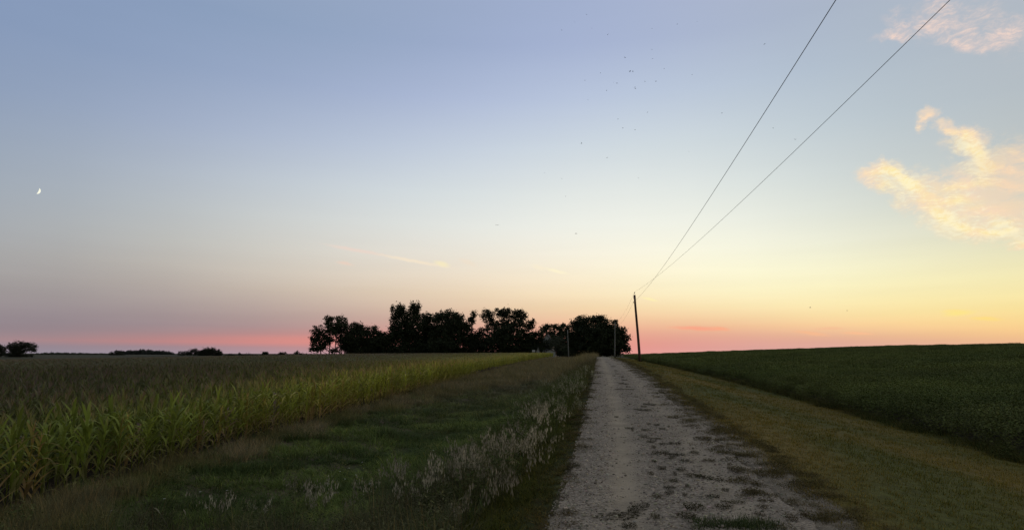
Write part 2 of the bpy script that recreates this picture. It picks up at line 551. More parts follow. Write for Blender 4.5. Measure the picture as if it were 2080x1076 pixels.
def zf(x, y):
    x = np.asarray(x, float)
    y = np.asarray(y, float)
    x, y = np.broadcast_arrays(x, y)
    yc = np.clip(y, -50, 900)
    r, a = Rz(yc), Az(yc)
    xl = XL(yc)
    u = x - (xl + 0.46)                 # 0.46 keeps road-left at u=-.46
    cl = np.interp(u, [-13, -11, -9, -6.5, -4.5, -2.2, -1.2, -.5], [-1.4, -1.4, -1.45, -1.55, -1.3, -.5, -.12, 0])
    zl_near = r + a * cl
    # field to the left
    edge = r - 1.4 * a
    yy = np.clip(y, 0, 300)
    cols = [np.interp(yy, _gy, _gz[i]) for i in range(3)] + [edge]
    xx = np.clip(x, -300, -11)
    zfld = np.zeros_like(xx)
    for i in range(3):
        t = np.clip((xx - _gx[i]) / (_gx[i + 1] - _gx[i]), 0, 1)
        sel = (xx >= _gx[i]) & (xx <= _gx[i + 1])
        zfld = np.where(sel, cols[i] * (1 - t) + cols[i + 1] * t, zfld)
    zl = np.where(x < -11, zfld, zl_near)
    v = x - (xl + ROADW)
    cr = np.interp(v, [0, .6, 2.6, 5.5, 7.4, 9], [0, -.05, -.35, -.8, -1.0, -1.0])
    zr = r + a * cr
    hill = 0.034 * np.clip(x - 10, 0, 60) - 0.00018 * np.clip(x - 70, 0, 60) ** 1.6
    zr = zr + np.where(x > 10, hill, 0)
    z = np.where(x > 1, zr, zl)
    rad = np.hypot(x, y)
    zfar = 0.5 + 0.0052 * np.clip(rad - 250, 0, 3000)
    tb = np.clip((rad - 280) / 220, 0, 1)
    tb = tb * tb * (3 - 2 * tb)
    z = z * (1 - tb) + zfar * tb
    return z + 0.03 * nz(x, y, 2.5) * (np.abs(u) > 1.0) * (v > 0.3) + 0.03 * nz(x, y, 2.5) * (u < -1.5) * (v <= 0.3)


def strip_obj(name, xs2d, ys, mat, lift=0.0, colours=None, depress=None):
    """grid sheet; xs2d (ny,nx) of x positions"""
    ny, nx = xs2d.shape
    X, Y = xs2d, np.repeat(ys[:, None], nx, 1)
    Z = zf(X, Y) + lift
    if depress is not None:
        Z = Z - depress(X, Y)
    v = np.stack([X, Y, Z], -1).reshape(-1, 3)
    idx = np.arange(ny * nx).reshape(ny, nx)
    f = np.stack([idx[:-1, :-1], idx[:-1, 1:], idx[1:, 1:], idx[1:, :-1]], -1).reshape(-1, 4)
    mb = MB()
    mb.add(v, f.tolist(), (1, 1, 1) if colours is None else colours(X, Y).reshape(-1, 3))
    o = mb.build(name, mat, None, True)
    return o


def in_road(X, Y):
    u = X - XL(Y)
    return np.clip(np.minimum(u - 0.15, ROADW - 0.15 - u) / 0.2, 0, 1) * 0.08 * (Y < 175)


def ground_col(X, Y):
    """what covers the ground where: verge, ditch, field soil"""
    u = X - (XL(np.clip(Y, 0, 220)) + 0.46)
    v = X - (XL(np.clip(Y, 0, 220)) + ROADW)
    n = nz(X, Y, 1.6, 2.0)[..., None]
    soil = np.array([.045, .034, .024])
    ditch = np.array([.038, .044, .013])
    dry = np.array([.10, .075, .05])
    verge = np.array([.118, .088, .020])
    vergeg = np.array([.066, .070, .015])
    far = np.array([.042, .040, .018])
    c = np.zeros(X.shape + (3,)) + soil
    m = ((u > -8.5) & (v < 1))[..., None]
    c = np.where(m, ditch * (1 + .25 * n), c)
    c = np.where(((u < -7.2) & (u > -11.3))[..., None] | ((u > -9) & (u < -1) & (Y > 38))[..., None], dry * (1 + .2 * n), c)
    w = np.clip(.5 + .9 * nz(X * 1.0, Y * .22, 1.5, 5.0), 0, 1)[..., None]
    c = np.where(((v > .2) & (v < 8.0))[..., None], verge * w + vergeg * (1 - w), c)
    grit = np.array([.165, .138, .100])
    c = np.where(((v > -.6) & (v < .42 + .15 * nz(X, Y, .6, 4)) | (u > -.55) & (u < 0))[..., None], grit * (1 + .2 * n), c)
    c = np.where(((np.hypot(X, Y) > 175) & (X > -30) | (np.hypot(X, Y) > 230))[..., None], far * (1 + .3 * nz(X, Y, 60)[..., None]), c)
    return c


def ground_material():
    m, t = new_mat("ground_soil_and_turf")
    a = nd(t, 'ShaderNodeAttribute', attribute_name='vc')
    tc = nd(t, 'ShaderNodeTexCoord')
    n = nd(t, 'ShaderNodeTexNoise')
    n.inputs['Scale'].default_value = 6.0
    n.inputs['Detail'].default_value = 8
    n.inputs['Roughness'].default_value = 0.7
    t.links.new(tc.outputs['Object'], n.inputs['Vector'])
    n2 = nd(t, 'ShaderNodeTexNoise')
    n2.inputs['Scale'].default_value = 60.0
    n2.inputs['Detail'].default_value = 4
    t.links.new(tc.outputs['Object'], n2.inputs['Vector'])
    k = mth(t, 'ADD', smooth(t, n.outputs[0], .3, .7, .65, 1.25), smooth(t, n2.outputs[0], .3, .7, -.25, .25))
    s = nd(t, 'ShaderNodeVectorMath', operation='SCALE')
    t.links.new(a.outputs['Color'], s.inputs[0])
    t.links.new(k, s.inputs['Scale'])
    p = nd(t, 'ShaderNodeBsdfPrincipled')
    t.links.new(s.outputs[0], p.inputs['Base Color'])
    p.inputs['Roughness'].default_value = 0.95
    p.inputs['Specular IOR Level'].default_value = 0.1
    b = nd(t, 'ShaderNodeBump')
    b.inputs['Strength'].default_value = 0.6
    b.inputs['Distance'].default_value = 0.03
    t.links.new(n2.outputs[0], b.inputs['Height'])
    t.links.new(b.outputs[0], p.inputs['Normal'])
    finish(t, p.outputs[0])
    return m


def grid_axis(segs):
    out = [segs[0][0]]
    for a, b, st in segs:
        k = max(1, int(round((b - a) / st)))
        out += list(np.linspace(a, b, k + 1)[1:])
    return np.array(out)


gxs = grid_axis([(-9000, -2000, 1000), (-2000, -600, 140), (-600, -200, 20), (-200, -60, 5), (-60, -14, 2), (-14, -3, .5), (-3, 4.5, .125), (4.5, 14, .5), (14, 80, 3), (80, 200, 8), (200, 600, 40), (600, 3000, 300), (3000, 9000, 1500)])
gys = grid_axis([(-3000, -200, 400), (-200, -20, 20), (-20, 0, 2), (0, 40, .5), (40, 110, 1), (110, 220, 3), (220, 600, 12), (600, 3000, 150), (3000, 12000, 1500)])
ground = strip_obj("ground", np.repeat(gxs[None], len(gys), 0), gys, ground_material(), 0, ground_col, in_road)
tag(ground, kind='structure')


# ------------------------------------------------------------------ gravel road
def gravel_material():
    m, t = new_mat("gravel_surface")
    tc = nd(t, 'ShaderNodeTexCoord')
    a = nd(t, 'ShaderNodeAttribute', attribute_name='vc')        # r = how worn smooth (wheel track), g = loose stone
    sep = nd(t, 'ShaderNodeSeparateColor')
    t.links.new(a.outputs['Color'], sep.inputs[0])
    track = sep.outputs[0]
    vo = nd(t, 'ShaderNodeTexVoronoi')
    vo.inputs['Scale'].default_value = 30.0
    vo.inputs['Randomness'].default_value = 1.0
    t.links.new(tc.outputs['Object'], vo.inputs['Vector'])
    vo2 = nd(t, 'ShaderNodeTexVoronoi')
    vo2.inputs['Scale'].default_value = 16.0
    t.links.new(tc.outputs['Object'], vo2.inputs['Vector'])
    n = nd(t, 'ShaderNodeTexNoise')
    n.inputs['Scale'].default_value = 1.6
    n.inputs['Detail'].default_value = 8
    n.inputs['Roughness'].default_value = .68
    t.links.new(tc.outputs['Object'], n.inputs['Vector'])
    sp = nd(t, 'ShaderNodeSeparateColor')
    t.links.new(vo.outputs['Color'], sp.inputs[0])
    sp2 = nd(t, 'ShaderNodeSeparateColor')
    t.links.new(vo2.outputs['Color'], sp2.inputs[0])
    stone = mixc(t, sp.outputs[0], (.125, .100, .075), (.37, .31, .232))
    stone = mixc(t, mth(t, 'MULTIPLY', sp2.outputs[1], .5), stone, (.235, .197, .150))
    sand = mixc(t, n.outputs[0], (.28, .228, .155), (.34, .28, .195))
    col = mixc(t, mth(t, 'MULTIPLY', track, .9), stone, sand)
    blot = smooth(t, n.outputs[0], .35, .68, .72, .96)
    s = nd(t, 'ShaderNodeVectorMath', operation='SCALE')
    t.links.new(col, s.inputs[0])
    t.links.new(blot, s.inputs['Scale'])
    p = nd(t, 'ShaderNodeBsdfPrincipled')
    t.links.new(s.outputs[0], p.inputs['Base Color'])
    p.inputs['Roughness'].default_value = .95
    p.inputs['Specular IOR Level'].default_value = .15
    h = mth(t, 'SUBTRACT', 1.0, vo.outputs['Distance'])
    h = mth(t, 'MULTIPLY', h, mth(t, 'SUBTRACT', 1.0, mth(t, 'MULTIPLY', track, .6)))
    b = nd(t, 'ShaderNodeBump')
    b.inputs['Strength'].default_value = .9
    b.inputs['Distance'].default_value = .02
    t.links.new(h, b.inputs['Height'])
    t.links.new(b.outputs[0], p.inputs['Normal'])
    finish(t, p.outputs[0])
    return m


rys = grid_axis([(-4, 30, .12), (30, 80, .4), (80, 176, 1.5)])
rt = np.linspace(0, 1, 34)
jl = .07 * nz(rys, rys * .3, .7, 1) + .03 * nz(rys, rys, .2, 4)
jr = .10 * nz(rys, rys * .3, .8, 2) + .04 * nz(rys, rys, .2, 6) - .28
rxs = (XL(rys) - .05 + jl)[:, None] * (1 - rt[None]) + (XL(rys) + ROADW + .12 + jr)[:, None] * rt[None]


def road_tracks(X, Y):
    u = X - XL(Y)
    wob = .05 * nz(Y, Y * 0, 3.0, 1)
    tr = np.exp(-((u - .78 + wob) / .23) ** 2) + .55 * np.exp(-((u - 2.05 + wob) / .2) ** 2)
    tr = tr * (.8 + .3 * nz(X * 3, Y * .5, 1.2, 3))
    return np.stack([np.clip(tr * 1.15, 0, 1), tr * 0, tr * 0], -1)


def track_dip(X, Y):
    u = X - XL(Y)
    return .025 * np.exp(-((u - .78) / .25) ** 2) + .02 * np.exp(-((u - 2.05) / .25) ** 2) - .012 * nz(X, Y, .35, 3) - .004 * nz(X, Y, .09, 5)


road = strip_obj("road", rxs, rys, gravel_material(), .012, road_tracks, track_dip)
tag(road, kind='structure')


# ------------------------------------------------------------------ scatter: one object that carries a few template plants and the points they grow at
def scatter_tree():
    g = bpy.data.node_groups.new("scatter_plants", 'GeometryNodeTree')
    g.interface.new_socket("Geometry", in_out='INPUT', socket_type='NodeSocketGeometry')
    g.interface.new_socket("Geometry", in_out='OUTPUT', socket_type='NodeSocketGeometry')
    gi, go = g.nodes.new('NodeGroupInput'), g.nodes.new('NodeGroupOutput')

    def attr(name, dt):
        n = g.nodes.new('GeometryNodeInputNamedAttribute')
        n.data_type = dt
        n.inputs['Name'].default_value = name
        return n.outputs['Attribute']

    def cmp_(a, v, op):
        n = g.nodes.new('FunctionNodeCompare')
        n.data_type = 'INT'
        n.operation = op
        g.links.new(a, n.inputs[2])
        n.inputs[3].default_value = v
        return n.outputs[0]

    tid = attr('tid', 'INT')
    outs = []
    for k in range(4):
        sp = g.nodes.new('GeometryNodeSeparateGeometry')
        g.links.new(gi.outputs[0], sp.inputs[0])
        g.links.new(cmp_(tid, k, 'EQUAL'), sp.inputs[1])
        pt = g.nodes.new('GeometryNodeSeparateGeometry')
        g.links.new(gi.outputs[0], pt.inputs[0])
        g.links.new(cmp_(tid, -1 - k, 'EQUAL'), pt.inputs[1])
        io = g.nodes.new('GeometryNodeInstanceOnPoints')
        g.links.new(pt.outputs[0], io.inputs['Points'])
        ge = g.nodes.new('GeometryNodeGeometryToInstance')
        g.links.new(sp.outputs[0], ge.inputs[0])
        g.links.new(ge.outputs[0], io.inputs['Instance'])
        er = g.nodes.new('FunctionNodeEulerToRotation')
        g.links.new(attr('rot', 'FLOAT_VECTOR'), er.inputs[0])
        g.links.new(er.outputs[0], io.inputs['Rotation'])
        g.links.new(attr('scl', 'FLOAT_VECTOR'), io.inputs['Scale'])
        outs.append(io.outputs[0])
    j = g.nodes.new('GeometryNodeJoinGeometry')
    for o in outs:
        g.links.new(o, j.inputs[0])
    g.links.new(j.outputs[0], go.inputs[0])
    return g


GN = scatter_tree()


def scatter(name, templates, P, rotz, scl, tint, mat, tilt=None, which=None, label=None):
    """templates: up to 4 MB; P (n,3)"""
    n = len(P)
    mb = MB()
    tid = []
    for k, tm in enumerate(templates):
        v = np.concatenate(tm.v)
        mb.add(v, tm.f, np.concatenate(tm.c))
        tid.append(np.full(len(v), k))
    if which is None:
        which = rng.integers(0, len(templates), n)
    nt = mb.n
    mb.v.append(np.asarray(P, float))
    mb.c.append(np.ones((n, 3)))
    tid.append(-1 - np.asarray(which))
    me = mb.mesh(name)
    me.materials.append(mat)
    tid = np.concatenate(tid).astype(np.int32)
    me.attributes.new('tid', 'INT', 'POINT').data.foreach_set('value', tid)
    rot = np.zeros((nt + n, 3), np.float32)
    rot[nt:, 2] = rotz
    if tilt is not None:
        rot[nt:, :2] = tilt
    me.attributes.new('rot', 'FLOAT_VECTOR', 'POINT').data.foreach_set('vector', rot.ravel())
    s = np.ones((nt + n, 3), np.float32)
    scl = np.asarray(scl, np.float32)
    s[nt:] = scl[:, None] if scl.ndim == 1 else scl
    me.attributes.new('scl', 'FLOAT_VECTOR', 'POINT').data.foreach_set('vector', s.ravel())
    tn = np.ones((nt + n, 3), np.float32)
    tn[nt:] = tint
    me.attributes.new('tint', 'FLOAT_VECTOR', 'POINT').data.foreach_set('vector', tn.ravel())
    o = bpy.data.objects.new(name, me)
    COL.objects.link(o)
    md = o.modifiers.new("scatter", 'NODES')
    md.node_group = GN
    return o


def blade_quads(base, az, length, width, lean, curl, nseg=3, taper=True):
    """one grass blade / leaf as a strip of quads that arches over"""
    d = np.array([math.cos(az), math.sin(az), 0.0])
    s = np.array([-math.sin(az), math.cos(az), 0.0])
    pts, wid = [], []
    p = np.array(base, float)
    ang = lean
    for i in range(nseg + 1):
        t = i / nseg
        pts.append(p.copy())
        wid.append(width * (1 - t ** 1.5) if taper else width * (0.55 + 1.6 * t * (1 - t)) * (1 if t < .99 else .1))
        st = length / nseg
        p = p + st * (math.sin(ang) * d + math.cos(ang) * np.array([0, 0, 1.0]))
        ang += curl / nseg
    q = []
    for i in range(nseg):
        a, b = pts[i], pts[i + 1]
        q.append([a - s * wid[i] / 2, a + s * wid[i] / 2, b + s * wid[i + 1] / 2, b - s * wid[i + 1] / 2])
    return q


def tuft(n, h, spread, width, lean=(.05, .5), curl=(.2, 1.0), nseg=3, dry=0.0, rs=1, var=.3):
    r = np.random.default_rng(rs)
    mb = MB()
    for _ in range(n):
        rad = spread * math.sqrt(r.random())
        th = r.random() * 6.283
        q = blade_quads((rad * math.cos(th), rad * math.sin(th), -.02), th + r.normal(0, .8), h * r.uniform(.55, 1.1), width * r.uniform(.7, 1.3), r.uniform(*lean), r.uniform(*curl), nseg)
        k = 1 + r.uniform(-var, var)
        c = np.array([k, k, k])
        if r.random() < dry:
            c = np.array([1.9, 1.45, 1.2]) * k
        mb.quads(np.array(q), c)
    return mb


def clump_leaves(n, rad, h0, h1, size, rs=1, var=.3, updir=.6, asp=.62):
    """bushy low plant: folded ovate leaves in a volume"""
    r = np.random.default_rng(rs)
    mb = MB()
    qs, cs = [], []
    for _ in range(n):
        th, rr = r.random() * 6.283, rad * math.sqrt(r.random())
        z = h0 + (h1 - h0) * r.random() ** .7
        c = np.array([rr * math.cos(th), rr * math.sin(th), z])
        a = r.random() * 6.283
        dip = r.uniform(-.9, .5)
        d = np.array([math.cos(a) * math.cos(dip), math.sin(a) * math.cos(dip), math.sin(dip)])
        s = np.cross(d, [0, 0, 1.0]) + r.normal(0, .3, 3) * (1 - updir)
        s /= np.linalg.norm(s)
        L = size * r.uniform(.7, 1.2)
        W = L * asp
        k = 1 + r.uniform(-var, var)
        up = np.cross(s, d)
        tip, m0 = c + d * L, c + d * L * .45
        e0 = m0 + s * W / 2 + up * W * .12
        e1 = m0 - s * W / 2 + up * W * .12
        qs.append([c, e1, tip, e0])
        cs.append([k * r.uniform(.9, 1.1), k, k * r.uniform(.85, 1.1)])
    mb.quads(np.array(qs), np.array(cs))
    return mb


def join(*mbs, cols=None):
    o = MB()
    for i, m in enumerate(mbs):
        c = np.concatenate(m.c)
        if cols and cols[i] is not None:
            c = c * np.array(cols[i])
        o.add(np.concatenate(m.v), m.f, c)
    return o


GRASS = leaf_mat("grass_blades", .25, .85, .05)
CORNM = leaf_mat("corn_leaf", .35, .6, .15)
SOYM = leaf_mat("soybean_leaf", .2, .8, .08)
WEEDM = leaf_mat("weed_leaf", .25, .9, .03)
CROWNM = leaf_mat("tree_leaf", .12, .7, .1)


def pts_in(x0, x1, y0, y1, dens_near, y_ref=14.0, power=1.0, cap=None):
    """random ground points with density falling off with distance"""
    out = []
    y = y0
    while y < y1:
        dy = max(1.0, y * .06)
        d = dens_near * min(1.0, (y_ref / max(y, 1))) ** power
        k = rng.poisson(d * (x1 - x0) * dy)
        out.append(np.stack([rng.uniform(x0, x1, k), rng.uniform(y, min(y + dy, y1), k)], 1))
        y += dy
    return np.concatenate(out)


def growth(P, y_ref, power):
    """far tufts are drawn wider as they get sparser"""
    return (np.maximum(P[:, 1], y_ref) / y_ref) ** power


def visible(P, margin=60):
    z = zf(P[:, 0], P[:, 1])
    V = np.stack([P[:, 0], P[:, 1], z - EYE], 1)
    f = V @ FWD
    px = CX + FPX * (V @ RGT) / np.maximum(f, .1)
    py = CY - FPX * ((V - 0) @ UPV) / np.maximum(f, .1)
    return (f > 1) & (px > -margin - 60) & (px < 2080 + margin + 60) & (py < 1076 + 260)


def with_z(P, sink=0.0):
    return np.column_stack([P, zf(P[:, 0], P[:, 1]) - sink])


def uleft(P):
    return P[:, 0] - (XL(P[:, 1]) + .46)


def vright(P):
    return P[:, 0] - (XL(P[:, 1]) + ROADW)


def lerp3(a, b, w):
    return np.asarray(a)[None] * (1 - w[:, None]) + np.asarray(b)[None] * w[:, None]


# ---- mown verge right of the road
def verge():
    P = pts_in(1.5, 11.5, 4.5, 120, 95, 8, 1.35)
    P = P[visible(P)]
    v = vright(P)
    P = P[(v > .15 + .12 * nz(P[:, 0], P[:, 1], .4)) & (P[:, 0] < 10.9)]
    v = vright(P)
    w = np.clip(.5 + .9 * nz(P[:, 0], P[:, 1] * .22, 1.5, 5.0), 0, 1)
    tint = lerp3((.090, .092, .018), (.150, .126, .027), w)
    strip = np.exp(-((v - .9) / .8) ** 2)
    tint = tint * (1 - strip[:, None] * .5) * 1.0 + np.array([.152, .124, .036]) * strip[:, None] * .5
    tint = tint * rng.uniform(.8, 1.2, len(P))[:, None]
    g = growth(P, 8, .62)
    s = np.column_stack([g, g, np.minimum(g, 1.6)]) * rng.uniform(.7, 1.2, len(P))[:, None]
    o = scatter("verge_grass", [tuft(16, .075, .07, .008, (.1, .9), (.2, 1.2), 2, .25, 11), tuft(14, .06, .08, .009, (.2, 1.1), (.2, 1.2), 2, .35, 12)],
                with_z(P), rng.uniform(0, 6.28, len(P)), s, tint, GRASS)
    tag(o, "mown yellow-green grass of the verge between gravel drive and soybeans", "grass", kind='stuff')


verge()


# ---- left side: shoulder grass, ditch grass, dry grass
def left_grasses():
    # green grass shoulder by the gravel
    P = pts_in(-2.6, .8, 5, 110, 150, 8, 1.3)
    u = uleft(P)
    P = P[visible(P) & (u < -.40 + .30 * nz(P[:, 0], P[:, 1], .45, 2)) & (u > -1.7)]
    u = uleft(P)
    g = growth(P, 8, .6)
    w = np.clip((u + 1.0) / .5, 0, 1) * .5 + .25 * nz(P[:, 0], P[:, 1], .8)
    tint = lerp3((.072, .078, .016), (.105, .075, .026), np.clip(w, 0, 1)) * rng.uniform(.75, 1.2, len(P))[:, None]
    hgt = np.clip((-.3 - u) / .9, .25, 1.3)
    s = np.column_stack([g * (.6 + .4 * hgt), g * (.6 + .4 * hgt), hgt]) * rng.uniform(.7, 1.2, len(P))[:, None]
    o = scatter("shoulder_grass", [tuft(18, .20, .07, .009, (.1, .7), (.3, 1.4), 3, .08, 21), tuft(16, .17, .08, .010, (.2, .9), (.3, 1.5), 3, .1, 22)],
                with_z(P), rng.uniform(0, 6.28, len(P)), s, tint, GRASS)
    tag(o, "short green grass along the left edge of the gravel drive", "grass", kind='stuff')
    # lush ditch grass
    P = pts_in(-11.9, -1.2, 6.5, 75, 42, 12, 1.25)
    u = uleft(P)
    P = P[visible(P) & (u < -1.5) & (P[:, 0] > -11.5 + .4 * nz(P[:, 0], P[:, 1], 2.0, 3))]
    g = growth(P, 12, .6)
    w = np.clip(.45 + 1.1 * nz(P[:, 0], P[:, 1], 1.6, 7) + .3 * nz(P[:, 0], P[:, 1], .5, 1), 0, 1)
    tint = lerp3((.066, .094, .028), (.138, .180, .044), w)
    far = np.clip((P[:, 1] - 22) / 25, 0, 1) * .7 * np.clip(1 + .5 * nz(P[:, 0], P[:, 1], 2.2, 4), 0, 1.3)
    tint = tint * (1 - far[:, None]) + np.array([.140, .115, .068]) * far[:, None]
    tint *= rng.uniform(.75, 1.25, len(P))[:, None]
    k = .8 + .4 * nz(P[:, 0], P[:, 1], 1.3, 9) + .35 * nz(P[:, 0] + 3 * nz(P[:, 0], P[:, 1], 4.0, 2), P[:, 1] * .8, .55, 12)
    s = np.column_stack([g, g, np.clip(k, .3, 1.7)]) * rng.uniform(.7, 1.2, len(P))[:, None]
    o = scatter("ditch_grass", [tuft(24, .36, .13, .012, (.1, .9), (.5, 1.8), 3, .03, 31), tuft(22, .30, .14, .013, (.2, 1.1), (.5, 1.9), 3, .03, 32)],
                with_z(P), rng.uniform(0, 6.28, len(P)), s, tint, GRASS)
    tag(o, "lush dark green grass filling the roadside ditch", "grass", kind='stuff')
    # brown dry grass: field edge, and both banks further off
    P = pts_in(-12.5, .9, 8, 172, 52, 12, 1.2)
    u = uleft(P)
    ed = .9 * nz(P[:, 0], P[:, 1], 1.7, 4) + .5 * nz(P[:, 0], P[:, 1], .6, 2)
    near_edge = (u < -7.6 + ed) & (u > -11.2)
    # the dry zone widens towards the crest
    lim = np.interp(P[:, 1], [8, 20, 30, 45, 70, 170], [-9.0, -10.6, -10.0, -8.0, -2.6, -1.0])
    lim2 = np.interp(P[:, 1], [8, 28, 40, 60, 170], [-99, -99, -3.4, -1.4, -.9])
    P = P[visible(P) & (P[:, 0] > np.interp(P[:, 1], [8, 20, 40], [-11.35, -11.4, -11.8])) & ((u < lim + ed) | ((u < lim2) & (u > -4 + ed)))]
    u = uleft(P)
    g = growth(P, 12, .55)
    w = np.clip(.5 + .7 * nz(P[:, 0], P[:, 1], 1.8, 8), 0, 1)
    tint = lerp3((.118, .118, .046), (.200, .180, .105), w) * rng.uniform(.7, 1.25, len(P))[:, None]
    nearc = np.clip((16 - P[:, 1]) / 6, 0, 1)
    hk = np.interp(P[:, 1], [8, 13, 30, 60, 100, 170], [.85, .6, .65, 1.0, 1.25, .9]) * (1 + .55 * np.clip((u + 4.5) / 2, 0, 1) * np.clip((P[:, 1] - 40) / 20, 0, 1))
    s = np.column_stack([g, g, hk * (1 + .45 * nz(P[:, 0], P[:, 1], .9, 5))]) * rng.uniform(.5, 1.25, len(P))[:, None]
    o = scatter("dry_grass", [tuft(26, .62, .16, .008, (.0, .45), (.1, .9), 3, .25, 41), tuft(24, .55, .18, .008, (.0, .6), (.2, 1.2), 3, .25, 42), tuft(20, .7, .14, .007, (.0, .35), (.1, .7), 3, .3, 43)],
                with_z(P), rng.uniform(0, 6.28, len(P)), s, tint, GRASS)
    tag(o, "brown dry grass along the field edge and the far roadside bank", "grass", kind='stuff')
    # dark dead weeds at the bottom of the picture
    P = pts_in(-8.5, -.9, 5.5, 13, 18, 20, 1)
    u = uleft(P)
    keep = (u < -1.35) & (P[:, 1] < 10.6 + .9 * nz(P[:, 0], P[:, 1], .9, 3)) & (rng.random(len(P)) < .9)
    P = P[keep & visible(P)]
    tint = lerp3((.060, .056, .030), (.110, .110, .052), np.clip(.5 + .8 * nz(P[:, 0], P[:, 1], .6, 2), 0, 1)) * rng.uniform(.7, 1.3, len(P))[:, None]
    o = scatter("dark_weeds", [join(clump_leaves(110, .18, .05, .6, .042, 51, .45, .2, .3), tuft(18, .62, .15, .007, (.0, .5), (.2, 1.3), 4, .15, 54)), join(clump_leaves(90, .22, .04, .45, .05, 52, .45, .2, .28), tuft(22, .55, .16, .007, (.1, .7), (.3, 1.6), 4, .15, 55)), tuft(34, .62, .17, .008, (.0, .6), (.2, 1.5), 4, .15, 53)],
                with_z(P), rng.uniform(0, 6.28, len(P)), rng.uniform(.6, 1.4, len(P)), tint, WEEDM)
    tag(o, "dark withered weeds on the near bank left of the drive", "weeds", kind='stuff')
    # tall mixed weeds between shoulder and ditch
    P = pts_in(-4.2, .6, 8, 75, 20, 14, 1.1)
    u = uleft(P)
    c = np.interp(P[:, 1], [9, 20, 40, 100], [-2.3, -2.0, -1.7, -1.4])
    P = P[visible(P) & (np.abs(u - c) < .8 + .5 * nz(P[:, 0], P[:, 1], 1.1, 6)) & (rng.random(len(P)) < np.interp(P[:, 1], [30, 75], [1, .25]))]
    D = pts_in(-11.0, -2.5, 7, 60, 3.2, 14, 1.0)
    D = D[visible(D) & (nz(D[:, 0], D[:, 1], 1.4, 11) + .4 * nz(D[:, 0], D[:, 1], .4, 3) > .05) & (uleft(D) < -2.2)]
    nd_ = len(P)
    P = np.concatenate([P, D])
    g = growth(P, 14, .45)
    far = np.clip((P[:, 1] - 25) / 25, 0, 1)
    far[nd_:] = np.clip(far[nd_:] + rng.normal(.15, .3, len(D)), 0, 1)
    tint = lerp3((.080, .098, .030), (.130, .110, .052), far) * rng.uniform(.7, 1.3, len(P))[:, None]
    s = np.column_stack([g, g, np.where(np.arange(len(P)) < nd_, 1.0, .75)]) * rng.uniform(.55, 1.15, len(P))[:, None]
    o = scatter("tall_weeds", [tuft(22, .62, .14, .012, (.0, .5), (.3, 1.4), 3, .12, 61), clump_leaves(70, .2, .05, .5, .09, 62, .35, .3, .35)],
                with_z(P), rng.uniform(0, 6.28, len(P)), s, tint, WEEDM)
    tag(o, "tall tangled weeds on the bank between drive and ditch", "weeds", kind='stuff')


left_grasses()


# ------------------------------------------------------------------ corn
ROW, GAP, EDGE = .76, .19, -11.6


def corn_parts(rs, h=1.55, dry=0.0, nl=13, detail=7):
    r = np.random.default_rng(rs)
    stalk, leaves, tas = MB(), MB(), MB()
    lean = r.normal(0, .05, 2)
    top = np.array([lean[0] * h, lean[1] * h, h * .9])
    stalk.tube([(0, 0, -.05), top * .5, top], [.014, .011, .006], 6, (.85, .9, .6))
    pl = r.random() * 3.14
    for i in range(nl):
        t = (i + 1) / (nl + 1)
        b = top * (t * .98)
        az = pl + (i % 2) * math.pi + r.normal(0, .35)
        L = (.42 + .38 * math.sin(math.pi * min(t * 1.05, 1))) * r.uniform(.8, 1.15) * h / 1.6
        w = .062 * r.uniform(.75, 1.15)
        lo = r.uniform(.35, .8) if t < .75 else r.uniform(.1, .5)
        d = np.array([math.cos(az), math.sin(az), 0])
        s = np.array([-math.sin(az), math.cos(az), 0])
        p, ang = b.copy(), lo
        curl = r.uniform(1.1, 2.3) if r.random() < .75 else r.uniform(.3, .8)
        P_, W_ = [], []
        for k in range(detail + 1):
            q = k / detail
            P_.append(p.copy())
            W_.append(w * (math.sin(math.pi * min(.25 + q * .75, 1)) + .02))
            p = p + (L / detail) * (math.sin(ang) * d + math.cos(ang) * np.array([0, 0, 1.0]) + r.normal(0, .07) * s)
            ang += curl / detail
        k0 = 1 + r.uniform(-.4, .4)
        dryb = 1.1 if dry > .5 else 2.4
        isdry = r.random() < dry or (t < .3 and r.random() < .85)
        c = np.array([1.0, 1.0, 1.0]) * k0 if not isdry else np.array([1.5, 1.2, dryb]) * k0
        v, f = [], []
        for k in range(detail + 1):
            fold = W_[k] * .18
            v += [P_[k] - s * W_[k] / 2 + (0, 0, fold), P_[k], P_[k] + s * W_[k] / 2 + (0, 0, fold)]
            if k:
                a = (k - 1) * 3
                f += [(a, a + 1, a + 4, a + 3), (a + 1, a + 2, a + 5, a + 4)]
        leaves.add(np.array(v), f, c)
    for i in range(7):
        a = r.random() * 6.283
        q = blade_quads(top, a, h * .16 * r.uniform(.7, 1.2), .012, r.uniform(0, .55) if i else 0, r.uniform(.1, .8), 2, False)
        tas.quads(np.array(q), (1, 1, 1))
    return stalk, leaves, tas


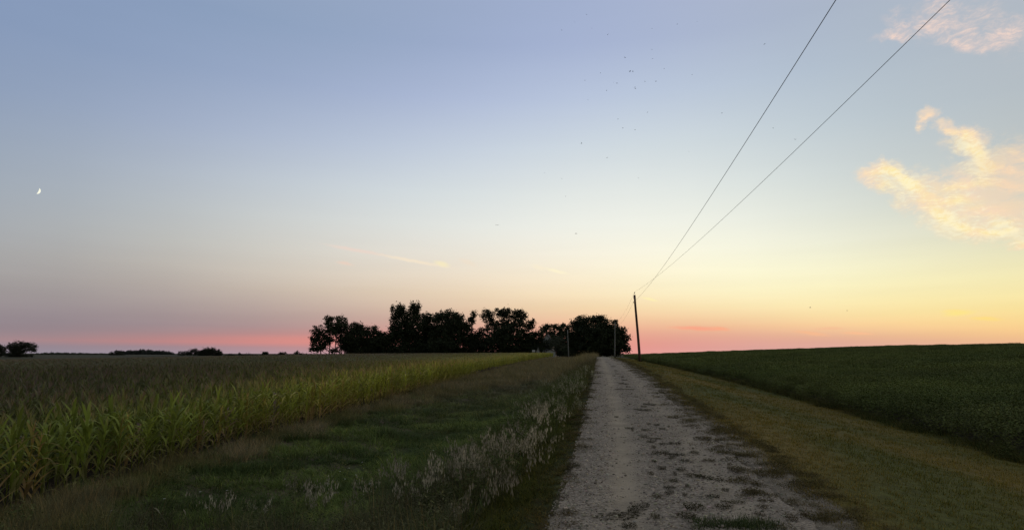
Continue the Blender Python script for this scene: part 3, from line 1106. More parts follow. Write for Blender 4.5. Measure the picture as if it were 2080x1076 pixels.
def corn():
    GREEN, YEL, DRY = (.20, .20, .034), (.30, .25, .05), (.30, .25, .16)
    # rows run parallel to the drive; the 300 plants nearest the field edge are individuals
    ys1 = np.arange(8.2, 50, GAP)
    spots = [(EDGE, y, 1) for y in ys1]
    ys2 = np.arange(8.4, 50, GAP)
    spots += [(EDGE - ROW, y, 2) for y in ys2]
    spots = [(x + rng.normal(0, .04), y + rng.normal(0, .05), r_) for x, y, r_ in spots]
    spots = [s for s in spots if visible(np.array([[s[0], s[1]]]), 20)[0]]
    spots = spots if len(spots) <= 300 else sorted(spots, key=lambda s: math.hypot(s[0], s[1]) + (0 if s[2] == 1 else 9))[:300]
    kinds = [('green', GREEN, "green corn plant with arching leaves in the front rows of the left field", 'green corn plants in the front rows', .03),
             ('yellowing', YEL, "yellowing corn plant among the green ones in the front rows of the field", 'yellowing corn plants in the front rows', .08),
             ('dry', DRY, "pale dried corn plant with withered leaves at the edge of the field", 'dried corn plants in the front rows', .7)]
    protos = {}
    for ki, (kn, tint, lab, grp, dry) in enumerate(kinds):
        for vi in range(4 if ki == 0 else 2):
            h = (1.62, 1.5, 1.25)[ki] * (1 + .05 * (vi - 1))
            st, lv, ta = corn_parts(100 + ki * 10 + vi, h, dry)
            protos[(ki, vi)] = (st.mesh('stalk', True), lv.mesh('leaves', True), ta.mesh('tassel'))
            for me in protos[(ki, vi)]:
                me.materials.append(CORNM)
    used = []
    for (x, y, r_) in spots:
        q = rng.random()
        patch = nz(x, y, 3.0, 4)
        ki = 2 if q < .05 else (1 if q < .22 + .2 * patch else 0)
        vi = int(rng.integers(0, 4 if ki == 0 else 2))
        kn, tint, lab, grp, _ = kinds[ki]
        o = empty('corn_plant', (x, y, float(zf(x, y))), rng.uniform(0, 6.28))
        sc = rng.uniform(.86, 1.12)
        o.scale = (sc, sc, sc)
        tag(o, lab, 'corn plant', grp)
        k = rng.uniform(.72, 1.28)
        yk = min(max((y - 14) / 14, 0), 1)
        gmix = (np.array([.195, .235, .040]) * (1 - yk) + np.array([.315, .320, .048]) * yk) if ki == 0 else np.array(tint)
        for me, nm, mul in zip(protos[(ki, vi)], ('stalk', 'leaves', 'tassel'), ((1.1, 1.0, 1.2), (1, 1, 1), (1.5, 1.1, 2.2))):
            c = bpy.data.objects.new(nm, me)
            c.parent = o
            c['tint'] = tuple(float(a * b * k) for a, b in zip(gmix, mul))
            COL.objects.link(c)
        used.append((x, y))
    used = np.array(used)
    y_ind = {1: max([s[1] for s in spots if s[2] == 1]), 2: max([s[1] for s in spots if s[2] == 2] + [0])}

    # everything behind and beyond
    def one(rs, detail, nl):
        st, lv, ta = corn_parts(rs, 1.6, .05, nl, detail)
        return join(st, lv, ta, cols=[None, None, (1.6, 1.05, 2.2)])

    def simple_patch(rs, lx, ly, n):
        r = np.random.default_rng(rs)
        mb = MB()
        for _ in range(n):
            x, y = r.uniform(-lx / 2, lx / 2), r.uniform(-ly / 2, ly / 2)
            h = 1.6 * r.uniform(.88, 1.1)
            for i in range(7):
                z = h * r.uniform(.3, .85)
                q = blade_quads((x, y, z), r.random() * 6.283, .62 * r.uniform(.7, 1.2), .085, r.uniform(.2, .7), r.uniform(1.0, 2.2), 3, False)
                k = 1 + r.uniform(-.3, .3)
                mb.quads(np.array(q), (k, k, k))
            for i in range(4):
                q = blade_quads((x, y, h * .86), r.random() * 6.283, .26 * r.uniform(.7, 1.2), .02, r.uniform(0, .6), .3, 1, False)
                mb.quads(np.array(q), (1.7, 1.05, 2.2))
        return mb
    # near part, plant by plant
    pts = []
    for j in range(2, 40):
        ys = np.arange(4, 60, GAP)
        pts.append(np.stack([np.full(len(ys), EDGE - ROW * j), ys], 1))
    for rr in (1, 2):
        ys = np.arange(y_ind[rr] + GAP, 64, GAP)
        pts.append(np.stack([np.full(len(ys), EDGE - ROW * (rr - 1)), ys], 1))
    P = np.concatenate(pts)
    P += rng.normal(0, .05, P.shape)
    P = P[visible(P) & (np.hypot(P[:, 0], P[:, 1]) < 62)]
    print("corn near", len(P))

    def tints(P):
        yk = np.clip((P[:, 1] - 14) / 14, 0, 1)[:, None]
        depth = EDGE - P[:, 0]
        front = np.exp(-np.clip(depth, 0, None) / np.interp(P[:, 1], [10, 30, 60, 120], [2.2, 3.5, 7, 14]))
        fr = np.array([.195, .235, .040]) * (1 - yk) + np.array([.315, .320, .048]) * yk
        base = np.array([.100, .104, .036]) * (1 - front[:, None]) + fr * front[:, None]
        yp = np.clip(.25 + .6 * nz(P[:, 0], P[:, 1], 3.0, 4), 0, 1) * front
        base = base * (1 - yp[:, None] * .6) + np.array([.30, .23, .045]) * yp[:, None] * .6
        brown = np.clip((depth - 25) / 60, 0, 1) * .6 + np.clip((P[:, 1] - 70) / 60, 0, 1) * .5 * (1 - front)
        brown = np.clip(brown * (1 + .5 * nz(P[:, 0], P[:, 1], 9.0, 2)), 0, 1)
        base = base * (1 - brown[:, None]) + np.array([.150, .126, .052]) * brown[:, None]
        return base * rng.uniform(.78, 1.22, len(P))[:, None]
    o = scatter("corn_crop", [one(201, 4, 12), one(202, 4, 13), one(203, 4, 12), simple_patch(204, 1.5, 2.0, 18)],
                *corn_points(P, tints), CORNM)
    tag(o, "corn field on the left beyond its front rows, green turning brown", "corn field", kind='stuff')


def corn_points(P, tints):
    which = rng.integers(0, 3, len(P))
    # far part: patches of 2 x 1.5 m
    q = []
    for j in range(0, 160):
        x = EDGE - .75 - 1.5 * j
        ys = np.arange(10, 184, 2.0)
        q.append(np.stack([np.full(len(ys), x), ys + rng.uniform(0, 2)], 1))
    Q = np.concatenate(q)
    Q = Q[(np.hypot(Q[:, 0], Q[:, 1]) >= 61) & visible(Q, 120)]
    Q = Q[Q[:, 0] < EDGE - .3]
    print("corn far patches", len(Q))
    A = np.concatenate([P, Q])
    which = np.concatenate([which, np.full(len(Q), 3)])
    rot = np.concatenate([rng.uniform(0, 6.28, len(P)), rng.integers(0, 2, len(Q)) * math.pi + rng.normal(0, .05, len(Q))])
    scl = np.concatenate([rng.uniform(.85, 1.12, len(P)), rng.uniform(.94, 1.06, len(Q))])
    corn_points.which = which
    return with_z(A), rot, scl, tints(A)


_sc0 = scatter


def scatter_corn(name, templates, P, rot, scl, tint, mat):
    return _sc0(name, templates, P, rot, scl, tint, mat, None, corn_points.which)


def corn_run():
    global scatter
    keep = scatter
    scatter = scatter_corn
    corn()
    scatter = keep


corn_run()


# ------------------------------------------------------------------ soybeans on the right
def soy():
    def plant(rs, n, rad):
        return clump_leaves(n, rad, .12, .92, .066, rs, .35, .3, .72)
    def pp(x0, x1, y0, y1, st):
        xs, ys = np.meshgrid(np.arange(x0, x1, st), np.arange(y0, y1, st))
        P = np.stack([xs.ravel(), ys.ravel()], 1) + rng.uniform(-.4, .4, (xs.size, 2)) * st
        return P
    N = pp(8, 40, 8, 60, .5)
    N = N[np.hypot(N[:, 0], N[:, 1]) < 45]
    F = pp(7, 150, 10, 178, 1.15)
    F = F[np.hypot(F[:, 0], F[:, 1]) >= 44.5]
    A = np.concatenate([N, F])
    isf = np.concatenate([np.zeros(len(N), bool), np.ones(len(F), bool)])
    edge = np.interp(A[:, 1], [5, 20, 40, 92, 180], [10.6, 10.4, 9.9, 9.0, 8.6]) + .35 * nz(A[:, 1], A[:, 1] * .3, 1.4, 3)
    k = visible(A, 120) & (A[:, 0] > edge)
    A, isf, edge = A[k], isf[k], edge[k]
    print("soy", len(A), isf.sum())
    which = np.where(isf, 2 + rng.integers(0, 2, len(A)), rng.integers(0, 2, len(A)))
    dep = A[:, 0] - edge
    w = np.clip(.5 + .6 * nz(A[:, 0], A[:, 1], 5.0, 3), 0, 1)
    tint = lerp3((.080, .100, .027), (.120, .138, .035), w)
    br = np.clip(nz(A[:, 0] * .3, A[:, 1], 6.0, 6) * .5, 0, .5)
    tint = tint * (1 - br[:, None] * .5) + np.array([.085, .075, .034]) * br[:, None] * .5
    tint *= rng.uniform(.8, 1.2, len(A))[:, None]
    s = np.where(isf, 1.0, 1.0)[:, None] * np.column_stack([np.ones(len(A)), np.ones(len(A)), np.clip(.75 + .25 * dep, .75, 1.0) * (1 + .16 * nz(A[:, 0], A[:, 1], 1.6) + .07 * np.sin(A[:, 0] * 8.27))])
    s *= rng.uniform(.9, 1.1, len(A))[:, None]
    o = _sc0("soybean_crop", [plant(301, 360, .42), plant(302, 360, .42), clump_leaves(900, .95, .3, .95, .095, 303, .35, .3, .72), clump_leaves(900, .95, .3, .95, .095, 304, .35, .3, .72)],
             with_z(A), rng.uniform(0, 6.28, len(A)), s, tint, SOYM, None, which)
    tag(o, "dark green soybean field rising to the right skyline", "soybean field", kind='stuff')


soy()


# ------------------------------------------------------------------ gravel stones, weed tufts on the drive
def stones():
    def stone(rs):
        r = np.random.default_rng(rs)
        mb = MB()
        p = (1 + 5 ** .5) / 2
        v = np.array([(-1, p, 0), (1, p, 0), (-1, -p, 0), (1, -p, 0), (0, -1, p), (0, 1, p), (0, -1, -p), (0, 1, -p), (p, 0, -1), (p, 0, 1), (-p, 0, -1), (-p, 0, 1)]) / 1.9
        v = v * r.uniform(.7, 1.2, v.shape) * (1, .8, .6)
        f = [(0, 11, 5), (0, 5, 1), (0, 1, 7), (0, 7, 10), (0, 10, 11), (1, 5, 9), (5, 11, 4), (11, 10, 2), (10, 7, 6), (7, 1, 8), (3, 9, 4), (3, 4, 2), (3, 2, 6), (3, 6, 8), (3, 8, 9), (4, 9, 5), (2, 4, 11), (6, 2, 10), (8, 6, 7), (9, 8, 1)]
        mb.add(v, f)
        return mb
    P = pts_in(-.8, 3.4, 4.5, 40, 620, 7.5, 1.7)
    u = P[:, 0] - XL(P[:, 1])
    tr = road_tracks(P[:, 0], P[:, 1])[:, 0]
    keep = (u > -.1) & (u < ROADW + .25) & (rng.random(len(P)) > tr * .88) & (rng.random(len(P)) > np.clip((u - ROADW + .3) / .55, 0, .92))
    P = P[keep & visible(P)]
    sz = .0095 * np.exp(rng.normal(0, .5, len(P))) * growth(P, 8, .35)
    sz = np.clip(sz, .004, .032)
    g = rng.uniform(.5, 1.45, len(P)) ** 1.4
    tint = np.array([.235, .198, .148])[None] * g[:, None] * (1 + rng.normal(0, .05, (len(P), 3)))
    z = with_z(P)
    uu = P[:, 0] - XL(P[:, 1])
    z[:, 2] += np.where(uu < ROADW - .25, .012 - track_dip(P[:, 0], P[:, 1]), .002 - in_road(P[:, 0], P[:, 1]))
    print("stones", len(P))
    o = _sc0("gravel", [stone(1), stone(2), stone(3), stone(4)], z, rng.uniform(0, 6.28, len(P)), sz, tint, leaf_mat("gravel_stone", 0.0, .9, .2), rng.uniform(-.5, .5, (len(P), 2)))
    tag(o, "loose grey limestone gravel on the drive", "gravel", kind='stuff')


stones()

TUFTS = [(760, 485), (720, 430), (770, 435), (800, 460), (840, 445), (690, 510), (755, 520), (730, 540), (880, 550), (810, 550), (750, 575), (785, 615), (880, 620), (990, 580), (1000, 603), (750, 660), (940, 660), (800, 710), (920, 713), (730, 738), (1000, 748), (880, 742), (1080, 757), (870, 785), (850, 825), (955, 825), (1190, 832), (1115, 875), (845, 855), (770, 880), (940, 870), (1240, 908), (995, 950), (1180, 940), (655, 940), (535, 988), (755, 1008), (950, 1003), (600, 1052), (1400, 980), (1420, 940), (1340, 845), (260, 685), (235, 715), (650, 340), (700, 345), (600, 310), (720, 310), (690, 325), (550, 180), (580, 185), (600, 215), (615, 245), (540, 215), (640, 262), (530, 120), (500, 75), (515, 100), (560, 140), (480, 60), (460, 45), (1370, 800), (1260, 715), (1670, 995), (1600, 1030), (620, 470), (600, 455), (520, 380), (1440, 905), (860, 645), (340, 390), (1090, 650), (1180, 600), (1150, 570), (1050, 520), (985, 440), (1300, 770), (1215, 680), (1130, 470), (1170, 525), (700, 470), (570, 160), (590, 200), (505, 130)]


def ground_hit(px, py):
    d = ray(px, py)
    t = 3.0
    o = np.array([0, 0, EYE])
    prev = t
    while t < 400:
        p = o + d * t
        if p[2] < float(zf(p[0], p[1])):
            lo, hi = prev, t
            for _ in range(24):
                m = (lo + hi) / 2
                q = o + d * m
                if q[2] < float(zf(q[0], q[1])):
                    hi = m
                else:
                    lo = m
            return o + d * hi
        prev = t
        t *= 1.02
    return o + d * 200


def drive_weeds():
    metas = []
    for k in range(5):
        mb = join(clump_leaves(300, .15, .0, .05, .026, 400 + k, .35, .7, .5), tuft(40, .08, .12, .006, (.4, 1.3), (.1, .8), 2, .2, 410 + k), cols=[None, (1.3, 1.3, 1.2)])
        me = mb.mesh('weed_tuft')
        me.materials.append(WEEDM)
        metas.append(me)
    labs = {0: ("small dark weed mat growing in the gravel of the drive's centre strip", "weed mats along the drive's centre strip"),
            1: ("small brown weed mat in the gravel near the drive's right edge", "weed mats near the drive's right edge"),
            2: ("small weed mat at the left gravel edge of the drive", "weed mats at the drive's left edge")}
    for i, (cx_, cy_) in enumerate(TUFTS):
        px, py = 1080 + cx_ / 3.023, 720 + cy_ / 3.023
        p = ground_hit(px, py)
        o = bpy.data.objects.new('weed_tuft', metas[i % 5])
        u = p[0] - float(XL(p[1]))
        o.location = (p[0], p[1], p[2] + .006 - float(track_dip(p[0], p[1])))
        o.rotation_euler = (0, 0, rng.uniform(0, 6.28))
        s = float(np.clip(.42 * math.exp(rng.normal(0, .45)), .16, 1.0)) * (1 + .016 * max(p[1] - 10, 0))
        o.scale = (s * rng.uniform(.8, 2.0), s * rng.uniform(.7, 1.2), rng.uniform(.6, 1.2))
        k = 2 if u < .35 else (1 if u > 2.05 else 0)
        tag(o, labs[k][0], 'weed', labs[k][1])
        c = np.array([.045, .040, .017]) if k != 1 else np.array([.070, .053, .024])
        o['tint'] = tuple(float(v) for v in c * rng.uniform(.7, 1.3))
        COL.objects.link(o)
    # the ragged brown creeping band along the right edge of the gravel
    P = pts_in(1.2, 4.2, 4.5, 110, 85, 8, 1.2)
    v = vright(P)
    w = .42 + .30 * nz(P[:, 0], P[:, 1], .5, 3)
    P = P[visible(P) & (v > -w) & (v < .75) & (nz(P[:, 0] * 1.3, P[:, 1], .28, 5) > -.02 - .9 * np.clip(v + .1, 0, 1))]
    tint = lerp3((.070, .060, .024), (.120, .094, .040), rng.random(len(P))) * rng.uniform(.7, 1.2, len(P))[:, None]
    g = growth(P, 8, .6) * rng.uniform(.5, 1.1, len(P))
    o = _sc0("edge_weeds", [clump_leaves(110, .14, .0, .04, .026, 431, .3, .7, .5), tuft(34, .07, .13, .006, (.4, 1.3), (.1, .8), 2, .3, 432)],
             with_z(P), rng.uniform(0, 6.28, len(P)), np.column_stack([g, g, np.clip(g, .6, 1.2)]), tint, WEEDM)
    tag(o, "brown creeping weeds along the right edge of the gravel drive", "weeds", kind='stuff')
    P = pts_in(-.9, 1.6, 4.5, 90, 50, 8, 1.2)
    u = P[:, 0] - XL(P[:, 1])
    P = P[visible(P) & (u > -.35) & (u < .1 + .22 * nz(P[:, 0] * .6, P[:, 1], .33, 8)) & (nz(P[:, 0] * .6, P[:, 1], .24, 5) > -.1)]
    tint = lerp3((.050, .046, .018), (.110, .072, .034), rng.random(len(P))) * rng.uniform(.7, 1.2, len(P))[:, None]
    g = growth(P, 8, .6) * rng.uniform(.4, 1.0, len(P))
    o = _sc0("creeping_weeds", [clump_leaves(110, .14, .0, .04, .026, 433, .3, .7, .5), tuft(34, .09, .13, .006, (.4, 1.3), (.1, .8), 2, .3, 434)],
             with_z(P), rng.uniform(0, 6.28, len(P)), np.column_stack([g * 1.4, g, np.clip(g, .6, 1.2)]), tint, WEEDM)
    tag(o, "dark creeping weeds fringing the left edge of the gravel drive", "weeds", kind='stuff')
    P = pts_in(7.5, 12.5, 8, 130, 16, 14, 1.0)
    e = np.interp(P[:, 1], [5, 20, 40, 92, 180], [10.6, 10.4, 9.9, 9.0, 8.6])
    P = P[visible(P) & (np.abs(P[:, 0] - e + .1) < .35 + .3 * nz(P[:, 0], P[:, 1], .9, 2))]
    g = growth(P, 14, .5) * rng.uniform(.5, 1.2, len(P))
    o = _sc0("border_grass", [tuft(26, .42, .16, .012, (.1, .8), (.4, 1.6), 3, .08, 435), clump_leaves(80, .22, .03, .35, .07, 436, .35, .4, .5)],
             with_z(P), rng.uniform(0, 6.28, len(P)), np.column_stack([g, g, rng.uniform(.5, 1.3, len(P))]), lerp3((.055, .068, .02), (.095, .088, .028), rng.random(len(P))), WEEDM)
    tag(o, "uncut dark grass along the foot of the soybean field", "grass", kind='stuff')
    # the green grass patch at the bottom of the picture, on the drive
    P = []
    for _ in range(150):
        P.append(ground_hit(rng.uniform(1405, 1585), 1066 + rng.normal(0, 6)))
    P = np.array(P)
    q = []
    mb = MB()
    t0 = [tuft(20, .10, .07, .008, (.2, 1.0), (.2, 1.2), 3, .1, 440 + k) for k in range(4)]
    base = P.mean(0)
    for i, p in enumerate(P):
        tm = t0[i % 4]
        a = rng.uniform(0, 6.28)
        vv = np.concatenate(tm.v) @ np.array([[math.cos(a), math.sin(a), 0], [-math.sin(a), math.cos(a), 0], [0, 0, 1]]) * rng.uniform(.6, 1.1)
        mb.add(vv + p - base, tm.f, np.concatenate(tm.c) * rng.uniform(.8, 1.2))
    o = mb.build('grass_patch', GRASS)
    o.location = tuple(base)
    o['tint'] = (.055, .072, .026)
    tag(o, "long green grass patch lying across the gravel at the bottom edge", "grass patch")


drive_weeds()


# ------------------------------------------------------------------ pale seed-head grasses and small white flowers on the bank
def seed_grasses():
    def plant(rs, h, n, spread, drop):
        r = np.random.default_rng(rs)
        stems, heads = MB(), MB()
        for _ in range(n):
            az = r.random() * 6.283
            d = np.array([math.cos(az), math.sin(az), 0])
            b = d * r.uniform(0, .07)
            hh = h * r.uniform(.7, 1.1)
            lean = r.uniform(.05, .4)
            pts = []
            for k in range(6):
                q = k / 5
                pts.append(b + d * spread * lean * q ** 2 * 2 + np.array([0, 0, hh * (q - .12 * q ** 3)]))
            stems.tube(pts, [.003, .003, .0025, .002, .002, .0015], 4, (1, 1, 1))
            for k in range(20):
                q = r.uniform(.62, 1.02)
                p = b + d * spread * lean * q ** 2 * 2 + np.array([0, 0, hh * (q - .12 * q ** 3)])
                a = r.random() * 6.283 if r.random() < .5 else az + r.normal(0, .7)
                L = r.uniform(.03, .09)
                e = np.array([math.cos(a), math.sin(a), 0])
                tip = p + e * L * r.uniform(.4, 1.0) + np.array([0, 0, -L * r.uniform(.2, 1.1)])
                k0 = r.uniform(.65, 1.25)
                v = tip - p
                s = np.cross(v, [0, 0, 1.0])
                s = s / max(np.linalg.norm(s), 1e-6)
                w = r.uniform(.005, .010)
                dn = np.array([0, 0, -r.uniform(.04, .075) * drop])
                mid = tip + dn * .5
                heads.quads(np.array([[tip, mid - s * w, tip + dn, mid + s * w]]), (k0, k0, k0))
                heads.quads(np.array([[p, p + s * .0012, tip + s * .0012, tip]]), (k0, k0, k0))
        return stems.mesh('stems'), heads.mesh('seed_heads')
    protos = [plant(500 + i, h, n, .5, 1.0) for i, (h, n) in enumerate([(.8, 5), (.72, 4), (.88, 5), (.65, 4)])]
    for a, b in protos:
        a.materials.append(GRASS)
        b.materials.append(GRASS)
    # (photo pixel of the plants' feet, how many, scatter in m)
    spots = []
    C = [(985, 1000, 13, .6), (940, 985, 8, .45), (900, 1020, 8, .35), (870, 1030, 6, .3), (1060, 940, 11, .5), (1085, 905, 11, .6), (1010, 960, 9, .5), (1105, 870, 12, .8),
         (1120, 845, 13, 1.0), (1135, 822, 14, 1.4), (1145, 803, 13, 1.8), (1150, 790, 13, 2.4), (1035, 1010, 5, .3), (1000, 1050, 3, .3), (575, 1045, 6, .3), (640, 1050, 6, .3), (1155, 780, 12, 3.5),
         (760, 1055, 4, .4), (830, 1062, 4, .3), (700, 1062, 3, .3), (480, 1060, 3, .4), (790, 1000, 3, .5), (1090, 830, 4, 1.0)]
    for (px, py, n, sd_) in C:
        p = ground_hit(px, py)
        for _ in range(max(2, int(n * (.62 if p[1] < 16 else .5)))):
            spots.append((p[0] + rng.normal(0, sd_ * .55), p[1] + rng.normal(0, sd_)))
    for (x, y) in spots:
        a, b = protos[int(rng.integers(0, 4))]
        o = empty('seed_grass', (x, y, float(zf(x, y))), rng.uniform(0, 6.28))
        s = rng.uniform(.8, 1.15)
        o.scale = (s, s, s)
        if y > 16:
            tag(o, "pale seed-head grass plant further along the bank beside the drive", "seed-head grass", "pale grass plants further along the bank")
        elif x < -4:
            tag(o, "pale seed-head grass plant standing in the near green ditch", "seed-head grass", "pale grass plants in the ditch")
        else:
            tag(o, "pale drooping seed-head grass plant on the near bank beside the drive", "seed-head grass", "pale grass plants on the near bank")
        c1 = bpy.data.objects.new('stems', a)
        c2 = bpy.data.objects.new('seed_heads', b)
        t = rng.uniform(.55, 1.25)
        c1['tint'] = (.10 * t, .095 * t, .045 * t)
        c2['tint'] = (.42 * t, .36 * t, .25 * t) if y < 16 else (.30 * t, .285 * t, .18 * t)
        for c in (c1, c2):
            c.parent = o
            COL.objects.link(c)
    # a few bent foxtail stalks in front
    for i, (px, py, bx, by) in enumerate([(312, 1030, 356, 1076), (372, 1034, 388, 1074), (545, 1035, 515, 1060), (228, 1035, 210, 1062), (915, 1022, 925, 1060)]):
        f = ground_hit(bx, by + 22)
        tip = at(px, py, f[1])
        mb, hd = MB(), MB()
        rel = tip - f
        pts = [np.array([0, 0, 0]), rel * .5 + np.array([0, 0, .06]), rel * .8 + np.array([0, 0, .06]), rel]
        mb.tube(pts, [.004, .0035, .003, .002], 5)
        hp = [pts[1] * .3 + pts[2] * .7, pts[2], pts[2] * .5 + pts[3] * .5 + np.array([0, 0, .008]), pts[3]]
        hd.tube(hp, [.004, .010, .009, .002], 6)
        o = empty('foxtail_stalk', f)
        st = mb.build('stem', GRASS, o)
        h_ = hd.build('seed_head', GRASS, o)
        st['tint'] = (.18, .16, .10)
        h_['tint'] = (.34, .30, .20)
        tag(o, ["bent pale foxtail stalk, tallest at the near left bank", "short upright foxtail stalk beside the bent tall one", "pale foxtail stalk leaning right among the dark weeds", "pale foxtail stalk leaning over the brown grass at far left",
                "curved pale foxtail stalk below the seed-head grass cluster"][i], "foxtail")
    # white flowers
    fl = MB()
    for k in range(7):
        a = k * 6.283 / 7
        d, s = np.array([math.cos(a), math.sin(a), .25]), np.array([-math.sin(a), math.cos(a), 0])
        fl.quads(np.array([[d * .004, d * .014 - s * .006, d * .022, d * .014 + s * .006]]) + np.array([0, 0, .34]), (1, 1, .96))
    fm = fl.mesh('petals')
    fm.materials.append(GRASS)
    sm = MB()
    sm.tube([(0, 0, 0), (.01, 0, .2), (0, 0, .34)], [.003, .0025, .002], 5)
    smh = sm.mesh('stem')
    smh.materials.append(GRASS)
    for i, (px, py) in enumerate([(735, 938), (722, 964), (708, 950), (690, 957), (880, 914), (750, 982), (700, 972), (418, 1030), (332, 1012), (1215 - 362, 978), (460, 995), (405, 998), (665, 982)]):
        f = ground_hit(px, py + 24)
        tip = at(px, py, f[1])
        o = empty('white_flower', f, rng.uniform(0, 6.28))
        k = max((tip[2] - f[2]) / .34, .5)
        o.scale = (1.2, 1.2, k)
        a_ = bpy.data.objects.new('stem', smh)
        b_ = bpy.data.objects.new('petals', fm)
        a_['tint'] = (.07, .08, .03)
        b_['tint'] = (.75, .74, .66)
        for c in (a_, b_):
            c.parent = o
            COL.objects.link(c)
        tag(o, "tiny white wildflower on a thin stem in the ditch grass", "wildflower", "white wildflowers in the ditch grass")


seed_grasses()

# ------------------------------------------------------------------ trees
BARK = plain_mat("bark", (.035, .028, .022), (.07, .055, .042), 5, .9, (1, 1, .3), .4)


def tree(name, label, blobs, Y, base_px, tint=(.032, .040, .018), leaf=.34, dens=1.0, trunks=1, seed=1, trunk_r=.28, group=None, cat='tree', spiky=False, multi=None, lo=None):
    """crown from leaf clumps spread through blobs (photo px, px radii) that stand at depth Y"""
    r = np.random.default_rng(seed)
    dist = math.hypot(*(at(base_px, 715, Y)[:2]))
    m = dist / FPX * 1.02
    bx = at(base_px, 715, Y)[0]
    bz = float(zf(bx, Y))
    base = np.array([bx, Y, bz])
    root = empty(name, base)
    tag(root, label, cat, group)
    cr, tr = MB(), MB()
    cents = []
    blobs = list(blobs) + list(lo or [])
    if lo:
        dens *= 1.25
        xa, xb = min(b[0] - b[2] for b in lo), max(b[0] + b[2] for b in lo)
        blobs += [(x, 718, 9, 4) for x in np.arange(xa + 6, xb, 11)]
    for (px, py, rx, rz) in blobs:
        c = at(px, py, Y) - base
        c[1] += r.normal(0, .25) * rx * m
        A = np.array([rx * m, rx * m * .85, rz * m])
        cents.append((c, A))
        nsub = max(6, int(dens * 26 * (A[0] * A[2] / 2.2 / (leaf / .34) ** 2) ** .9 + 5))
        for _ in range(nsub):
            u = r.normal(0, 1, 3)
            u /= np.linalg.norm(u)
            rad = r.random() ** .42
            sc_ = c + u * A * rad
            if sc_[2] < .3:
                sc_[2] = .3 + r.random() * .8
            sr = r.uniform(.35, .95) * (leaf / .34)
            nl = int(r.uniform(14, 30))
            off = r.normal(0, sr * .52, (nl, 3)) * (1, 1, .75 if not spiky else 1.5)
            p = sc_ + off
            a = r.normal(0, 1, (nl, 3))
            a /= np.linalg.norm(a, axis=1, keepdims=True)
            b = np.cross(a, r.normal(0, 1, (nl, 3)))
            b /= np.maximum(np.linalg.norm(b, axis=1, keepdims=True), 1e-6)
            L = leaf * r.uniform(.6, 1.2, (nl, 1))
            q = np.stack([p - a * L * .62, p + b * L * .42, p + a * L * .62, p - b * L * .42], 1)
            k = r.uniform(.7, 1.3, (nl, 1)) * r.uniform(.8, 1.2)
            cr.quads(q, np.tile(np.array(tint), (nl, 1)) * k)
    top = max(c[2] + A[2] * .3 for c, A in cents)
    stems = multi if multi else [(0.0, 0.0)] * trunks
    for (dx, lean_) in stems:
        hgt = top * .8
        pts = [np.array([dx, 0, -.3]), np.array([dx + lean_ * .3, 0, hgt * .35]), np.array([dx + lean_ * .7, .1, hgt * .7]), np.array([dx + lean_, 0, hgt])]
        tr.tube(pts, [trunk_r * 1.25, trunk_r * .85, trunk_r * .55, trunk_r * .18], 8)
    for c, A in cents:
        dx, lean_ = stems[int(r.integers(0, len(stems)))]
        z0 = min(max(c[2] * .45, .8), top * .5)
        s0 = np.array([dx + lean_ * .4, 0, z0])
        mid = (s0 + c) / 2 + np.array([0, 0, -.3])
        tr.tube([s0, mid, c], [trunk_r * .45, trunk_r * .3, trunk_r * .1], 6)
    tr.build('trunk', BARK, root, True)
    o = cr.build('crown', CROWNM, root)
    o['tint'] = (1.0, 1.0, 1.0)
    return root


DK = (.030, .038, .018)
GR = "trees of the dark grove around the farmstead"
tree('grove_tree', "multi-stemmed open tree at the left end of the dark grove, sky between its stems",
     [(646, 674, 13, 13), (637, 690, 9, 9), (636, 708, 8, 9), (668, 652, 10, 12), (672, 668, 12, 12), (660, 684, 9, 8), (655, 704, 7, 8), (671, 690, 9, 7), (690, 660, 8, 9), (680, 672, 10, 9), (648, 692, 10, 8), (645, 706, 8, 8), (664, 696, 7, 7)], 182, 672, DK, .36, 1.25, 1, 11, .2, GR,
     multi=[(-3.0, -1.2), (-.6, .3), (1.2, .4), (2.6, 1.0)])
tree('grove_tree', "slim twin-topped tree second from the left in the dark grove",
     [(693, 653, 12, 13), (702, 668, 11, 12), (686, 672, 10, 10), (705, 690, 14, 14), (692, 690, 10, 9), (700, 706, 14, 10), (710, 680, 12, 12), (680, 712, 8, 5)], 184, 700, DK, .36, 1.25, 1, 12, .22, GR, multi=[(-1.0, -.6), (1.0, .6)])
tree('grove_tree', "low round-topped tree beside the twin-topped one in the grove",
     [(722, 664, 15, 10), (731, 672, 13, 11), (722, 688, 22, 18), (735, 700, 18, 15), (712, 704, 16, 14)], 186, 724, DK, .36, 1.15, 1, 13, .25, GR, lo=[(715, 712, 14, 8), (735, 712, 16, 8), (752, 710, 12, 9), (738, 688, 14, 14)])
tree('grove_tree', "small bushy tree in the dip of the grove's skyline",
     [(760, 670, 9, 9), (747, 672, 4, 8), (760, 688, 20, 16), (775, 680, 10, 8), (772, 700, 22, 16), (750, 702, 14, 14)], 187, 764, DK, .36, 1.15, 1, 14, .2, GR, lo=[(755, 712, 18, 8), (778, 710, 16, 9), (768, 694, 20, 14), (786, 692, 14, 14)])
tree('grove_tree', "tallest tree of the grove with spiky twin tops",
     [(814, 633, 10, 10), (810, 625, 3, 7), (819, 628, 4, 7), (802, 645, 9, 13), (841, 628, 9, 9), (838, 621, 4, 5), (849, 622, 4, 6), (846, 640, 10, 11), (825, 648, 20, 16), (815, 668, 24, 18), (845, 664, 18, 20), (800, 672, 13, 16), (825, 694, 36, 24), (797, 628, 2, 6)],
     185, 826, DK, .38, 1.15, 1, 15, .4, GR, spiky=True, lo=[(795, 690, 14, 16), (800, 710, 18, 9), (830, 710, 24, 9), (855, 706, 16, 12), (826, 684, 26, 18)])
